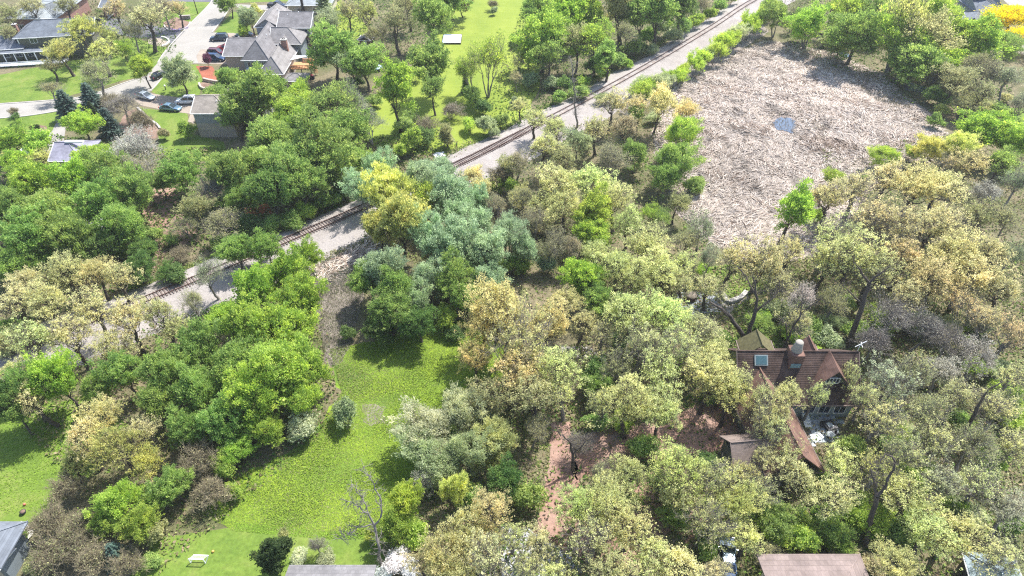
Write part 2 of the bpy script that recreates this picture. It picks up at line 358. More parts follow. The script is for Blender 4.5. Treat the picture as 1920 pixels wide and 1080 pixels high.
def plant(sp, px, py, rpx, col, hs=1.0, cjit=.08):
    """tree whose crown shows at (px, py) with half-width rpx (photograph pixels)"""
    S = SPEC[sp]; k = _cnt.get(sp, 0); _cnt[sp] = k + 1
    tm, cm = proto(sp, k % S['var']); frac = 1 - S.get('crown', .9) / 2
    h = S['H'] * .8; s = 1
    for _ in range(4):
        p = P(px, py, h * frac); s = rpx * 1.08 / scale_at(p) / S['R']; h = S['H'] * (s ** .6) * hs * .95
    root = empty(KINDW[sp][0], (p.x, p.y, 0), R0.uniform(0, 6.283))
    root.scale = (s * R0.uniform(.86, 1.14), s * R0.uniform(.86, 1.14), h / S['H'])
    root.rotation_euler = (R0.gauss(0, .06), R0.gauss(0, .06), root.rotation_euler[2])
    t = link('trunk', tm, root); c = link('crown', cm, root)
    base = CLR[col]; v = R0.uniform(1 - cjit, 1 + cjit)
    c.color = (*[min(1, x * v * R0.uniform(1 - cjit * .5, 1 + cjit * .5)) for x in base], 1)
    t.color = c.color
    root['size'] = h
    TREES.append((sp, col, root, p, h)); return root
# ------------------------------------------------------------------ the setting: ground sheets
M_wood = mottled('woodland_floor', [(0.3, (0.080, 0.102, 0.028)), (0.47, (0.136, 0.128, 0.068)), (0.62, (0.192, 0.162, 0.100)), (0.78, (0.104, 0.145, 0.032))],
                 [(.25, G(.22)), (.5, G(.5)), (.75, G(.78))], .09, 1.6, mixf=.75, bmp=.8, bd=.3)
M_lawn = mottled('lawn_grass', [(0.3, (0.095, 0.157, 0.025)), (0.5, (0.133, 0.199, 0.032)), (0.72, (0.190, 0.223, 0.057))], [(.3, G(.34)), (.7, G(.64))], .22, 1.8, mixf=.8, bmp=.4, bd=.08)
M_mead = mottled('meadow_grass', [(0.28, (0.092, 0.160, 0.033)), (0.45, (0.166, 0.260, 0.027)), (0.6, (0.230, 0.320, 0.027)), (0.8, (0.156, 0.250, 0.043))],
                 [(.3, G(.32)), (.55, G(.52)), (.75, G(.68))], .13, 1.3, mixf=.8, bmp=.9, bd=.3)
M_field = mottled('back_lawn_grass', [(.3, (.16, .22, .03)), (.55, (.215, .27, .04)), (.75, (.26, .30, .06))], [(.3, G(.42)), (.7, G(.58))], .05, 1.5, mixf=.7, bmp=.3, bd=.08, stretch=(.12, 1.3, 1))
M_straw = mottled('matted_straw', [(0.3, (0.162, 0.128, 0.109)), (0.5, (0.266, 0.223, 0.199)), (0.7, (0.323, 0.275, 0.247))], [(.3, G(.25)), (.5, G(.5)), (.7, G(.75))], .12, 1.4, mixf=.85, bmp=1, bd=.3, stretch=(1, .35, 1), rot=.6)
M_mud = mottled('wet_mud', [(0.3, (0.120, 0.102, 0.081)), (0.6, (0.228, 0.198, 0.168)), (0.8, (0.324, 0.288, 0.255))], [(.3, G(.3)), (.7, G(.7))], .3, 2, mixf=.8, bmp=.7, bd=.2)
M_conc = mottled('pale_concrete', [(0.3, (0.261, 0.248, 0.225)), (0.5, (0.302, 0.286, 0.261)), (0.7, (0.333, 0.315, 0.288))], [(.3, G(.44)), (.7, G(.57))], .12, 2.5, mixf=.55, bmp=.1, bd=.02)
M_drive = mottled('tan_driveway', [(0.3, (0.270, 0.227, 0.184)), (0.6, (0.324, 0.275, 0.227))], [(.3, G(.42)), (.7, G(.58))], .2, 3, mixf=.5, bmp=.1, bd=.02)
M_asph = mottled('asphalt', [(.3, (.10, .10, .115)), (.6, (.15, .15, .165))], [(.3, G(.40)), (.7, G(.6))], .15, 4, mixf=.6, bmp=.2, bd=.02)
M_grav = mottled('ballast', [(0.3, (0.254, 0.227, 0.208)), (0.5, (0.302, 0.275, 0.257)), (0.72, (0.335, 0.308, 0.292))], [(.25, G(.30)), (.5, G(.52)), (.75, G(.7))], .12, 3.2, mixf=.8, bmp=.8, bd=.12)
M_verge = mottled('gravel_verge', [(0.3, (0.178, 0.149, 0.119)), (0.5, (0.249, 0.214, 0.190)), (0.7, (0.297, 0.261, 0.238))], [(.25, G(.28)), (.5, G(.52)), (.75, G(.72))], .16, 2.2, mixf=.8, bmp=.8, bd=.12)
M_red = mottled('reddish_earth', [(0.3, (0.225, 0.131, 0.098)), (0.5, (0.300, 0.188, 0.146)), (0.7, (0.352, 0.247, 0.203))], [(.3, G(.32)), (.7, G(.66))], .15, 2.2, mixf=.8, bmp=.5, bd=.1)
M_mulch = mottled('red_mulch', [(.3, (.24, .075, .045)), (.6, (.33, .12, .075))], [(.3, G(.35)), (.7, G(.62))], .4, 4, mixf=.7, bmp=.6, bd=.05)
M_bark_mulch = mottled('brown_mulch', [(.3, (.15, .095, .07)), (.6, (.26, .18, .14))], [(.3, G(.32)), (.7, G(.66))], .4, 3.5, mixf=.8, bmp=.6, bd=.05)
M_kerb = plain('kerb_concrete', (.40, .38, .35), .85)
def water_mat(name, c):
    m, t, b = new_mat(name); v = coords(t)
    b.inputs['Base Color'].default_value = (*c, 1); b.inputs['Roughness'].default_value = .06; b.inputs['IOR'].default_value = 1.33
    b.inputs['Specular IOR Level'].default_value = .9
    bump(t, b, noise(t, v, .8, 2), .05, .05); return m
M_water = water_mat('pond_water', (.10, .135, .19))
g0 = mesh('ground', [(-900, -300, 0), (900, -300, 0), (900, 1300, 0), (-900, 1300, 0)], [(0, 1, 2, 3)], M_wood); g0['kind'] = 'structure'
poly('lawn', [(-250, 135), (0, 140), (60, 128), (180, 105), (250, 70), (330, 95), (298, 135), (235, 150), (110, 185), (0, 193), (-250, 214)], .010, M_lawn, .25, 2)
poly('lawn', [(-200, 232), (0, 223), (60, 217), (112, 209), (128, 214), (118, 240), (88, 268), (0, 276), (-200, 300)], .010, M_lawn, .1, 3)
poly('lawn', [(396, 68), (436, 22), (470, 26), (470, 60), (440, 66)], .010, M_lawn, .05, 3)
poly('lawn', [(336, 120), (372, 121), (380, 150), (374, 178), (350, 184), (300, 180), (284, 172), (300, 145)], .010, M_lawn, .05, 3)
poly('lawn', [(262, 201), (300, 207), (352, 212), (356, 250), (420, 266), (430, 300), (330, 305), (296, 285), (298, 240), (276, 222)], .010, M_lawn, .1, 3)
poly('lawn', [(340, 2), (400, 2), (384, 24), (340, 56), (300, 50), (310, 20)], .010, M_lawn, .1, 3)
poly('lawn', [(440, -30), (640, -30), (600, 10), (560, 2), (480, 4), (440, 6)], .010, M_lawn, .1, 3)
poly('lawn', [(640, 0), (700, 60), (650, 80), (590, 30)], .010, M_field, .2, 3)
poly('back_lawn', [(800, -40), (1010, -40), (1010, 60), (1010, 170), (985, 215), (900, 270), (800, 290), (690, 275), (700, 190), (790, 120), (820, 60)], .010, M_field, .5, 3)
poly('lawn', [(-150, 790), (0, 782), (60, 760), (170, 740), (250, 800), (160, 900), (100, 960), (40, 985), (-150, 990)], .010, M_lawn, .3, 2)
poly('meadow', [(618, 655), (700, 640), (800, 600), (870, 600), (960, 660), (930, 760), (860, 800), (800, 880), (780, 960), (720, 1003), (600, 1002), (440, 990), (380, 960), (430, 900), (540, 850), (600, 800), (640, 735)], .010, M_mead, .5, 1.5)
poly('lawn', [(230, 1100), (290, 1010), (440, 988), (600, 1002), (712, 1005), (740, 1110)], .020, M_lawn, .12, 1)
poly('lawn', [(1330, 500), (1420, 490), (1440, 530), (1395, 560), (1350, 562), (1335, 540)], .010, M_lawn, .2, 1)
poly('lawn', [(1560, -20), (1800, -20), (1800, 0), (1560, 0)], .010, M_lawn, .2, 3)
poly('lawn', [(1850, 2), (1895, 10), (1925, 30), (1880, 30)], .010, M_lawn, .2, 3)
poly('lawn', [(1860, 200), (1960, 205), (1960, 235), (1880, 225)], .010, M_lawn, .2, 3)
poly('lawn', [(1350, 560), (1470, 560), (1560, 620), (1500, 655), (1380, 650)], .010, mottled('shaded_grass', [(.3, (.10, .15, .04)), (.5, (.18, .26, .05)), (.7, (.20, .17, .10))], [(.3, G(.3)), (.7, G(.7))], .2, 2, mixf=.8), .4, 1)
MARSH = [(1262, 168), (1335, 128), (1425, 78), (1490, 84), (1560, 100), (1650, 140), (1690, 180), (1740, 212), (1770, 250), (1740, 300), (1660, 330), (1600, 400), (1560, 450), (1500, 490), (1420, 500), (1340, 460), (1270, 400), (1240, 330), (1220, 250)]
poly('marsh', MARSH, .020, M_straw, .6, 2)
WET = [(575, 520), (600, 490), (680, 462), (700, 500), (680, 560), (660, 640), (640, 680), (612, 690), (600, 620)]
poly('marsh', WET, .012, M_mud, .3, 1)
POND = [(1450, 230), (1455, 224), (1463, 220), (1472, 223), (1481, 221), (1490, 227), (1493, 236), (1489, 243), (1487, 252), (1480, 250), (1472, 246), (1462, 245), (1454, 241)]
poly('pond_water', POND, .10, M_water, .35, .6)
for i, q in enumerate([[(1508, 211), (1524, 210), (1530, 218), (1512, 221)], [(1505, 240), (1530, 243), (1528, 255), (1508, 252)], [(1540, 98), (1560, 96), (1590, 101), (1600, 107), (1580, 108), (1550, 105)],
                       [(1435, 455), (1470, 458), (1515, 462), (1500, 474), (1450, 472)], [(1288, 340), (1312, 344), (1305, 362), (1290, 358)], [(1690, 150), (1740, 165), (1750, 178), (1700, 170)]]):
    poly('pond_water', q, .10, M_water, .2, .8, seed=i)
ROAD = [(404, -20), (396, 4), (352, 50), (312, 94), (296, 118), (272, 144), (235, 155), (170, 178), (110, 187), (0, 195), (-200, 205), (-200, 236), (0, 222), (55, 217), (112, 208), (200, 196), (250, 185), (285, 170), (308, 142), (334, 119), (372, 119), (426, 121), (426, 112), (384, 112), (372, 106), (376, 94), (424, 94), (440, 62), (398, 61), (420, 32), (434, 8), (446, -20)]
poly('road', ROAD, .024, M_conc)
poly('driveway', [(250, 186), (266, 172), (300, 178), (346, 184), (362, 186), (360, 214), (315, 208), (265, 198)], .034, M_drive)
poly('driveway', [(426, 62), (485, 66), (485, 78), (424, 80)], .034, M_drive); poly('driveway', [(376, 93), (426, 93), (426, 121), (372, 118), (368, 105)], .034, M_drive)
poly('driveway', [(436, 8), (560, 12), (560, 22), (452, 17)], .034, M_conc)
poly('path', [(109, 222), (121, 216), (124, 236), (120, 262), (150, 286), (80, 290), (78, 262), (98, 246)], .034, M_conc)
poly('path', [(358, 212), (366, 212), (364, 232), (352, 228)], .034, M_drive)
poly('driveway', [(150, 30), (230, 36), (345, 60), (322, 84), (300, 72), (250, 70), (180, 56)], .030, M_asph)
poly('road', [(-250, -60), (520, -60), (404, 4), (335, 3), (240, -8), (-250, -12)], .030, M_asph)
poly('planting_bed', [(278, 70), (300, 72), (318, 80), (305, 88), (278, 82)], .038, M_drive)
poly('planting_bed', [(368, 124), (398, 124), (412, 148), (412, 156), (382, 152)], .030, M_mulch, .1, 1)
poly('planting_bed', [(376, 155), (396, 154), (402, 162), (382, 168), (374, 162)], .030, M_bark_mulch, .1, 1)
poly('planting_bed', [(236, 208), (262, 204), (290, 228), (304, 242), (290, 262), (250, 262), (220, 240)], .030, M_bark_mulch, .2, 1)
poly('planting_bed', [(68, 234), (86, 236), (90, 248), (80, 256), (66, 250)], .030, M_bark_mulch, .15, 1)
poly('planting_bed', [(306, 42), (330, 32), (356, 42), (350, 52), (320, 57), (308, 52)], .030, M_bark_mulch, .1, 1)
poly('bare_earth', [(270, 430), (340, 400), (370, 430), (350, 480), (300, 520), (275, 500)], .012, M_bark_mulch, .5, 1.5)
poly('bare_earth', [(280, 355), (330, 350), (330, 400), (285, 440), (260, 400)], .014, M_red, .5, 1.5)
poly('bare_earth', [(455, 375), (500, 372), (510, 400), (460, 400)], .014, M_mulch, .4, 1)
poly('bare_earth', [(682, 762), (700, 755), (722, 765), (720, 790), (700, 802), (684, 790)], .024, M_mud, .4, .8)
poly('path', [(1035, 792), (1070, 790), (1078, 850), (1085, 905), (1062, 975), (1040, 1010), (985, 1010), (1012, 968), (1018, 920), (1030, 870)], .012, M_red, .3, 1)
poly('path', [(1075, 820), (1150, 800), (1250, 790), (1300, 760), (1390, 750), (1400, 830), (1330, 850), (1240, 860), (1150, 880), (1080, 900)], .012, M_red, .4, 1)
poly('path', [(1010, 940), (1230, 900), (1300, 960), (1180, 1060), (1020, 1040)], .008, M_red, .4, 1)
poly('path', [(1270, 975), (1330, 965), (1345, 1010), (1290, 1030)], .012, M_bark_mulch, .4, 1)
poly('driveway', [(940, 985), (990, 990), (1080, 1050), (1110, 1110), (940, 1110)], .020, mottled('grey_driveway', [(.3, (.36, .37, .39)), (.7, (.50, .51, .53))], [(.3, G(.42)), (.7, G(.58))], .2, 3, mixf=.5), .1, 1)
poly('path', [(1055, 650), (1110, 648), (1120, 672), (1060, 676)], .012, M_conc, .3, 1)
poly('driveway', [(1860, -20), (1960, -20), (1960, 60), (1925, 34), (1890, 8)], .024, M_conc)
poly('driveway', [(1895, 60), (1960, 60), (1960, 105), (1890, 100), (1880, 90)], .026, M_conc)

# railway: ballast bed, rails and ties on one long curve
CL = [(1640, -105), (1530, -58), (1411, .5), (1340, 47), (1209, 125.2), (1051, 211), (908, 283), (856, 307.5), (652, 400.5), (580, 431.5), (340, 533.5), (190, 593), (40, 650), (-120, 708), (-300, 770)]
pts = np.array([P(x, y, 1.0)[:2] for x, y in CL])
def catmull(p, step):
    out = []
    for i in range(len(p) - 1):
        a, b, c, d = p[max(i-1, 0)], p[i], p[i+1], p[min(i+2, len(p)-1)]
        for t in np.linspace(0, 1, 40, endpoint=False):
            out.append(.5 * ((2*b) + (-a+c)*t + (2*a-5*b+4*c-d)*t*t + (-a+3*b-3*c+d)*t**3))
    out.append(p[-1]); out = np.array(out)
    for _ in range(60): out[1:-1] = (out[:-2] + out[1:-1] * 2 + out[2:]) / 4
    s = np.r_[0, np.cumsum(np.linalg.norm(np.diff(out, axis=0), axis=1))]
    q = np.arange(0, s[-1], step); return np.c_[np.interp(q, s, out[:, 0]), np.interp(q, s, out[:, 1])]
line = catmull(pts, 1.5); tan_ = unit(np.gradient(line, axis=0)); nor = np.c_[-tan_[:, 1], tan_[:, 0]]
# nor points to the marsh side or away; make it point to the near (camera) side
if (nor[:, 1].mean() > 0): nor = -nor
rng = np.random.default_rng(3)
OFF = [(-5.2, .02), (-4.2, .25), (-2.6, .72), (-1.6, .80), (1.6, .80), (2.8, .70), (5.0, .35), (7.5, .12), (9.0, .02)]
V = []
for j, (o, z) in enumerate(OFF):
    wv = np.convolve(rng.normal(size=len(line) + 8), np.ones(9) / 9, 'valid') * (1.3 if j in (0, 8) else .5 if j in (1, 7) else .12)
    V.append(np.c_[line + nor * (o + wv)[:, None], np.full(len(line), z) + (rng.normal(size=len(line)) * .03 if 0 < j < 8 else 0)])
n = len(line); V = np.vstack(V)
Q = [(j * n + i, (j + 1) * n + i, (j + 1) * n + i + 1, j * n + i + 1) for j in range(len(OFF) - 1) for i in range(n - 1)]
bed = link('ballast_bed', np_mesh('ballast_bed', V, Q, M_grav)); bed['kind'] = 'structure'
poly('gravel_verge', [(545, 470), (600, 440), (690, 412), (720, 440), (700, 470), (680, 485), (600, 505), (570, 520)], .016, M_verge, .4, 1)
poly('gravel_verge', [(1150, 200), (1240, 140), (1330, 90), (1420, 30), (1440, 60), (1350, 120), (1270, 165), (1180, 220)], .016, M_verge, .5, 2)
strip = np.vstack([np.c_[line + nor * o, np.full(len(line), .815)] for o in (-.55, .55)]); nl_ = len(line)
os_ = link('stained_ballast', np_mesh('stained_ballast', strip, [(i, nl_ + i, nl_ + i + 1, i + 1) for i in range(nl_ - 1)], mottled('stained_ballast', [(.35, (.22, .18, .16)), (.6, (.32, .28, .255))], [(.25, G(.3)), (.75, G(.7))], .25, 3.2, mixf=.8, bmp=.8, bd=.1))); os_['kind'] = 'structure'
fine = catmull(pts, .75); ft = unit(np.gradient(fine, axis=0)); fn = np.c_[-ft[:, 1], ft[:, 0]]
M_rail = plain('rusty_rail', (.115, .065, .055), .6, .3, s=2); M_tie = plain('old_tie_wood', (.16, .125, .11), .95, s=5, var=.35)
mid = fine[len(fine) // 2]; rail_root = empty('railway_track', (mid[0], mid[1], .8), 0, 'single railway track of rusty rails on pale ballast, curving past the marsh', 'railway track')
for sgn in (-1, 1):
    VV = []
    prof = [(-.07, .0), (-.045, .17), (.045, .17), (.07, .0)]
    for a, z in prof: VV.append(np.c_[fine + fn * (sgn * .7525 + a) - mid, np.full(len(fine), z + .17)])
    nf = len(fine); VV = np.vstack(VV)
    Qr = [(j * nf + i, j * nf + i + 1, ((j + 1) % 4) * nf + i + 1, ((j + 1) % 4) * nf + i) for j in range(4) for i in range(nf - 1)]
    link('rail', np_mesh('rail', VV, Qr, M_rail), rail_root)
ties = catmull(pts, .56); tt = unit(np.gradient(ties, axis=0))
bx = [(x * .1, y * 1.3, z) for z in (0, .18) for x, y in ((-1, -1), (1, -1), (1, 1), (-1, 1))]
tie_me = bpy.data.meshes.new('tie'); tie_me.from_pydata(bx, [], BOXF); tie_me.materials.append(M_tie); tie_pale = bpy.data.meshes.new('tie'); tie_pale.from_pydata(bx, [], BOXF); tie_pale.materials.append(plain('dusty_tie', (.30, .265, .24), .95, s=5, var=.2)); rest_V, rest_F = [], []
def px_of(x, y, z):
    zc = y * _c - (z - CAM_H) * _s; yc = y * _s + (z - CAM_H) * _c; return 960 + FOC * x / zc, 540 - FOC * yc / zc
cand = []
for i, (p, d) in enumerate(zip(ties, tt)):
    u, v = px_of(p[0], p[1], .9)
    if -260 < u < 1700: cand.append((i, u, v))
vis = [c for c in cand if (285 < c[1] < 365) or (500 < c[1] < 680) or (815 < c[1] < 985) or (1045 < c[1] < 1420)]
keep = set(c[0] for c in sorted(vis, key=lambda c: -c[2])[:290])
tr_ = random.Random(5)
for i, u, v in cand:
    p, d = ties[i], tt[i]; a = math.atan2(d[1], d[0]) + tr_.gauss(0, .025); zz = -.04 + tr_.uniform(-.02, .02) - (.115 if v < 215 else 0)
    if i in keep:
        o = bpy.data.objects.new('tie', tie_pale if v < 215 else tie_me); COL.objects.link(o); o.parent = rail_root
        o.location = (p[0] - mid[0], p[1] - mid[1], zz); o.rotation_euler = (0, 0, a); o.scale = (tr_.uniform(.85, 1.15), tr_.uniform(.96, 1.03), 1)
    else:
        k = len(rest_V); ca, sa = math.cos(a), math.sin(a)
        rest_V += [(p[0]-mid[0]+x*ca-y*sa, p[1]-mid[1]+x*sa+y*ca, z+zz) for x, y, z in bx]; rest_F += [tuple(q+k for q in f) for f in BOXF]
mesh('ties', rest_V, rest_F, tie_pale.materials[0], rail_root)['kind'] = 'stuff'

# ------------------------------------------------------------------ scattered ground cover (nobody could count it)
def inside(pxy, X, Y):
    q = np.array(pxy); r = np.zeros(len(X), bool); j = len(q) - 1
    for i in range(len(q)):
        c = ((q[i, 1] > Y) != (q[j, 1] > Y)) & (X < (q[j, 0] - q[i, 0]) * (Y - q[i, 1]) / (q[j, 1] - q[i, 1] + 1e-12) + q[i, 0]); r ^= c; j = i
    return r
def wpoly(pts): return [tuple(P(x, y)[:2]) for x, y in pts]
def wob(X, Y, s, seed):
    r = np.random.default_rng(seed); v = np.zeros_like(X)
    for _ in range(7):
        a = r.uniform(0, 6.283); f = s * r.uniform(.5, 2); v += np.sin((X * math.cos(a) + Y * math.sin(a)) * f + r.uniform(0, 6.283))
    return v / 7 * 1.6
def scatter_pts(rng, wp, n):
    q = np.array(wp); lo, hi = q.min(0), q.max(0); X = np.empty(0); Y = np.empty(0)
    while len(X) < n:
        x = rng.uniform(lo[0], hi[0], n * 2); y = rng.uniform(lo[1], hi[1], n * 2); k = inside(wp, x, y); X = np.r_[X, x[k]]; Y = np.r_[Y, y[k]]
    return X[:n], Y[:n]
def cover(name, regions, z_hi, size, pal, seed, label=None, tilt=.8, tall=0.0, mat=None, patch=.15, thin=0.0, spare=()):
    """loose leaves and blades over regions [(pixel polygon, count)]"""
    rng = np.random.default_rng(seed); XS, YS = [], []
    for pts_, n in regions:
        X, Y = scatter_pts(rng, wpoly(pts_), int(n * (1 + thin))); k = rng.random(len(X)) < .5 + .9 * wob(X, Y, .35, seed + 9) if thin else np.ones(len(X), bool)
        for h in spare: k &= ~(inside(h, X, Y) & (rng.random(len(X)) < .8))
        XS.append(X[k]); YS.append(Y[k])
    X, Y = np.concatenate(XS), np.concatenate(YS); M = len(X)
    hgt = np.clip(.55 + wob(X, Y, .5, seed + 3), .12, 1.3) * z_hi
    pos = np.c_[X, Y, rng.uniform(.04, 1, M) * hgt]
    nn = unit(rng.normal(size=(M, 3)) * tilt + [0, 0, 1]); ax = unit(np.cross(nn, rng.normal(size=(M, 3)))); b = np.cross(nn, ax)
    if tall: ax = unit(rng.normal(size=(M, 3)) * .35 + [0, 0, 1]); b = unit(np.cross(ax, rng.normal(size=(M, 3))))
    L = size * rng.uniform(.5, 1.5, (M, 1)); W = L * (.55 if not tall else tall)
    V = np.stack([pos - ax * L, pos - b * W, pos + ax * L, pos + b * W], 1).reshape(-1, 3); V[:, 2] = np.maximum(V[:, 2], .03)
    pal = np.array(pal); t = np.clip((wob(X, Y, patch, seed + 1) + 1) / 2 + rng.normal(size=M) * .22, 0, .999) * (len(pal) - 1)
    i = t.astype(int); f = (t - i)[:, None]; c = pal[i] * (1 - f) + pal[np.minimum(i + 1, len(pal) - 1)] * f; c *= rng.uniform(.7, 1.3, (M, 1))
    o = link(name, np_mesh(name, V, np.arange(M * 4).reshape(-1, 4), mat or SCATTER, col=c)); o['kind'] = 'stuff'
    if label: o['label'] = label
    return o
PATIO_ = [(1495, 765), (1590, 765), (1590, 840), (1495, 850)]
UG = [(.08, .16, .03), (.16, .26, .045), (.30, .22, .14), (.13, .20, .04), (.36, .28, .19), (.20, .30, .05), (.22, .15, .10), (.10, .19, .035)]
cover('undergrowth', [([(1100, 520), (1960, 450), (1960, 1090), (1100, 1090)], 62000), ([(0, 420), (300, 400), (330, 500), (0, 640)], 8000), ([(0, 650), (600, 520), (640, 780), (300, 1080), (0, 760)], 14000),
      ([(660, 300), (1300, 200), (1330, 480), (1100, 560), (900, 620), (700, 640)], 22000), ([(800, 780), (1100, 640), (1100, 1090), (760, 1090)], 13000), ([(1540, 280), (1960, 240), (1960, 470), (1540, 470)], 11000)],
      .75, .22, UG, 21, 'low green undergrowth and leaf litter between the trees', spare=[wpoly(q) for q in ([(1035, 792), (1070, 790), (1078, 850), (1085, 905), (1062, 975), (1040, 1010), (985, 1010), (1012, 968), (1018, 920), (1030, 870)], [(1075, 820), (1150, 800), (1250, 790), (1300, 760), (1390, 750), (1400, 830), (1330, 850), (1240, 860), (1150, 880), (1080, 900)], WET, PATIO_)])
cover('undergrowth', [([(0, 240), (330, 280), (640, 270), (830, 240), (840, 320), (400, 470), (0, 560)], 16000), ([(150, 0), (330, 20), (330, 100), (0, 130), (0, 30)], 7000), ([(980, 10), (1400, -20), (1080, 190), (960, 260), (900, 240)], 10000),
      ([(1440, -20), (1850, -20), (1920, 250), (1740, 210), (1480, 90)], 12000), ([(560, -10), (830, -10), (780, 120), (700, 130), (600, 60)], 6000)],
      .8, .30, UG[:2] + [(.05, .10, .02), (.16, .24, .05), (.24, .18, .12), (.09, .16, .03)], 22, 'green undergrowth beneath the far trees')
cover('meadow_grass', [([(618, 655), (700, 640), (800, 600), (870, 600), (960, 660), (930, 760), (860, 800), (800, 880), (780, 960), (724, 1010), (660, 1000), (600, 1012), (520, 994), (440, 996), (380, 965), (430, 900), (540, 850), (600, 800), (640, 735)], 118000)],
      .20, .078, [(.17, .245, .05), (.21, .31, .035), (.14, .22, .035), (.26, .36, .035), (.21, .31, .035), (.12, .19, .045), (.24, .34, .035), (.25, .25, .11)], 23, 'bright yellow green meadow grass in the clearing', tilt=.45, patch=.12)
cover('lawn_edge_grass', [([(-80, 790), (60, 765), (170, 745), (200, 860), (100, 950), (-80, 980)], 9000), ([(440, 980), (600, 996), (712, 1000), (720, 1012), (600, 1010), (440, 996)], 2500)], .10, .10, [(.16, .28, .03), (.22, .34, .04)], 24, tilt=.4)
cover('wetland_weeds', [(WET, 9500), ([(600, 500), (690, 470), (720, 500), (620, 520)], 1500)], .7, .30, [(.40, .38, .36), (.12, .17, .05), (.34, .29, .26), (.22, .26, .09), (.45, .40, .36)], 25, 'grey standing stalks in the small wet hollow', tall=.12, patch=.3)
cover('verge_weeds', [([(590, 470), (690, 430), (700, 470), (600, 510)], 420), ([(1150, 195), (1290, 120), (1420, 40), (1430, 60), (1290, 145), (1170, 215)], 900)], .3, .16, [(.17, .22, .06), (.25, .24, .12), (.42, .36, .26)], 26)
cover('bank_grass', [([(-100, 690), (0, 648), (180, 575), (330, 505), (500, 440), (640, 385), (650, 392), (505, 452), (330, 515), (180, 588), (0, 660), (-100, 702)], 5200), ([(800, 305), (960, 228), (1060, 175), (1200, 98), (1340, 18), (1345, 24), (1200, 106), (1060, 184), (962, 236), (806, 312)], 5200),
      ([(380, 585), (600, 478), (720, 438), (722, 446), (600, 490), (390, 600)], 2500)], .35, .17, [(.17, .27, .05), (.26, .32, .08), (.14, .22, .04), (.33, .29, .16)], 27, 'grass along the edge of the railway ballast')
# matted dead reeds of the marsh
def reeds(name, wp, n, seed, length=1.5, wid=.075, label=None, holes=()):
    rng = np.random.default_rng(seed); X, Y = scatter_pts(rng, wp, n)
    for h in holes:
        k = ~inside(h, X, Y); X, Y = X[k], Y[k]
    k = rng.random(len(X)) < 1.25 - .9 * np.clip(wob(X, Y, .10, seed + 8), 0, 1); X, Y = X[k], Y[k]; M = len(X)
    a = .55 + .9 * wob(X, Y, .05, seed + 1) + 1.1 * wob(X, Y, .5, seed + 2) + .8 * wob(X, Y, 1.3, seed + 3) + rng.normal(size=M) * .55
    L = length * rng.uniform(.45, 1.5, M); up = np.clip(wob(X, Y, .5, seed + 4), -.2, 1) * .22 + .06 + rng.random(M) * .1
    mound = np.clip(.25 + .3 * wob(X, Y, .45, seed + 5), .02, 1)
    base = np.c_[X, Y, rng.uniform(.03, 1, M) * mound]; d = np.c_[np.cos(a), np.sin(a), up]; b = np.c_[-np.sin(a), np.cos(a), rng.normal(size=M) * .5] * (wid * rng.uniform(.5, 1.7, M))[:, None]
    m_ = base + d * (L * .5)[:, None]; a2 = a + rng.normal(size=M) * .35; e = m_ + np.c_[np.cos(a2), np.sin(a2), -up * .8] * (L * .5)[:, None]
    V = np.stack([base - b, base + b, m_ + b, m_ - b, e + b * .3, e - b * .3], 1).reshape(-1, 3); V[:, 2] = np.maximum(V[:, 2], .03)
    i = np.arange(M)[:, None] * 6; Q = np.vstack([np.hstack([i, i+1, i+2, i+3]), np.hstack([i+3, i+2, i+4, i+5])])
    pal = np.array([(.24, .18, .14), (.50, .43, .37), (.68, .61, .54), (.42, .38, .36), (.72, .65, .57), (.52, .44, .36), (.74, .69, .64), (.34, .26, .21)])
    t = np.clip((wob(X, Y, .22, seed + 7) + 1) / 2 * .8 + .1 + rng.normal(size=M) * .26, 0, .999) * 7; k = t.astype(int)
    c = pal[k] * (1 - (t - k))[:, None] + pal[np.minimum(k + 1, 7)] * (t - k)[:, None]; c *= np.array([.98, .95, .92]) * rng.uniform(.65, 1.12, (M, 1)) * np.clip(1 + .2 * wob(X, Y, .09, seed + 12) - .55 * np.clip(wob(X, Y, .8, seed + 13) - .25, 0, 1), .3, 1.4)[:, None]
    o = link(name, np_mesh(name, V, Q, REED, col=np.vstack([c, c]))); o['kind'] = 'stuff'
    if label: o['label'] = label
    return o
wp = wpoly(MARSH); hole = [wpoly([(1447, 219), (1475, 215), (1495, 222), (1495, 240), (1490, 254), (1466, 252), (1448, 245)])]
reeds('dead_reeds', wp, 120000, 31, 1.35, .052, label='flattened pale dead reeds matting the marsh', holes=hole)
reeds('dead_reeds', wpoly([(585, 505), (640, 480), (700, 455), (705, 480), (640, 510), (600, 535)]), 1500, 32, 1.4, .08, 'pale reeds below the railway bank')
ring = wpoly([(1440, 214), (1470, 212), (1535, 208), (1545, 258), (1480, 262), (1445, 252)])
cover('dead_reed_tufts', [([(1440, 214), (1470, 210), (1545, 205), (1550, 262), (1480, 262), (1440, 254)], 900), ([(1500, 92), (1560, 104), (1640, 140), (1700, 190), (1720, 230), (1680, 215), (1600, 160), (1500, 110)], 5200)], .8, .35,
      [(.30, .24, .18), (.42, .36, .30), (.20, .20, .12), (.36, .30, .24)], 33, tall=.15)
# flowering edge of the bed by the street
cover('flowers', [([(310, 50), (330, 56), (350, 50), (356, 42), (352, 54), (330, 60), (312, 56)], 500)], .25, .16, [(.36, .26, .55), (.45, .36, .62), (.18, .28, .06)], 34, 'purple flowers edging the bed beside the street')
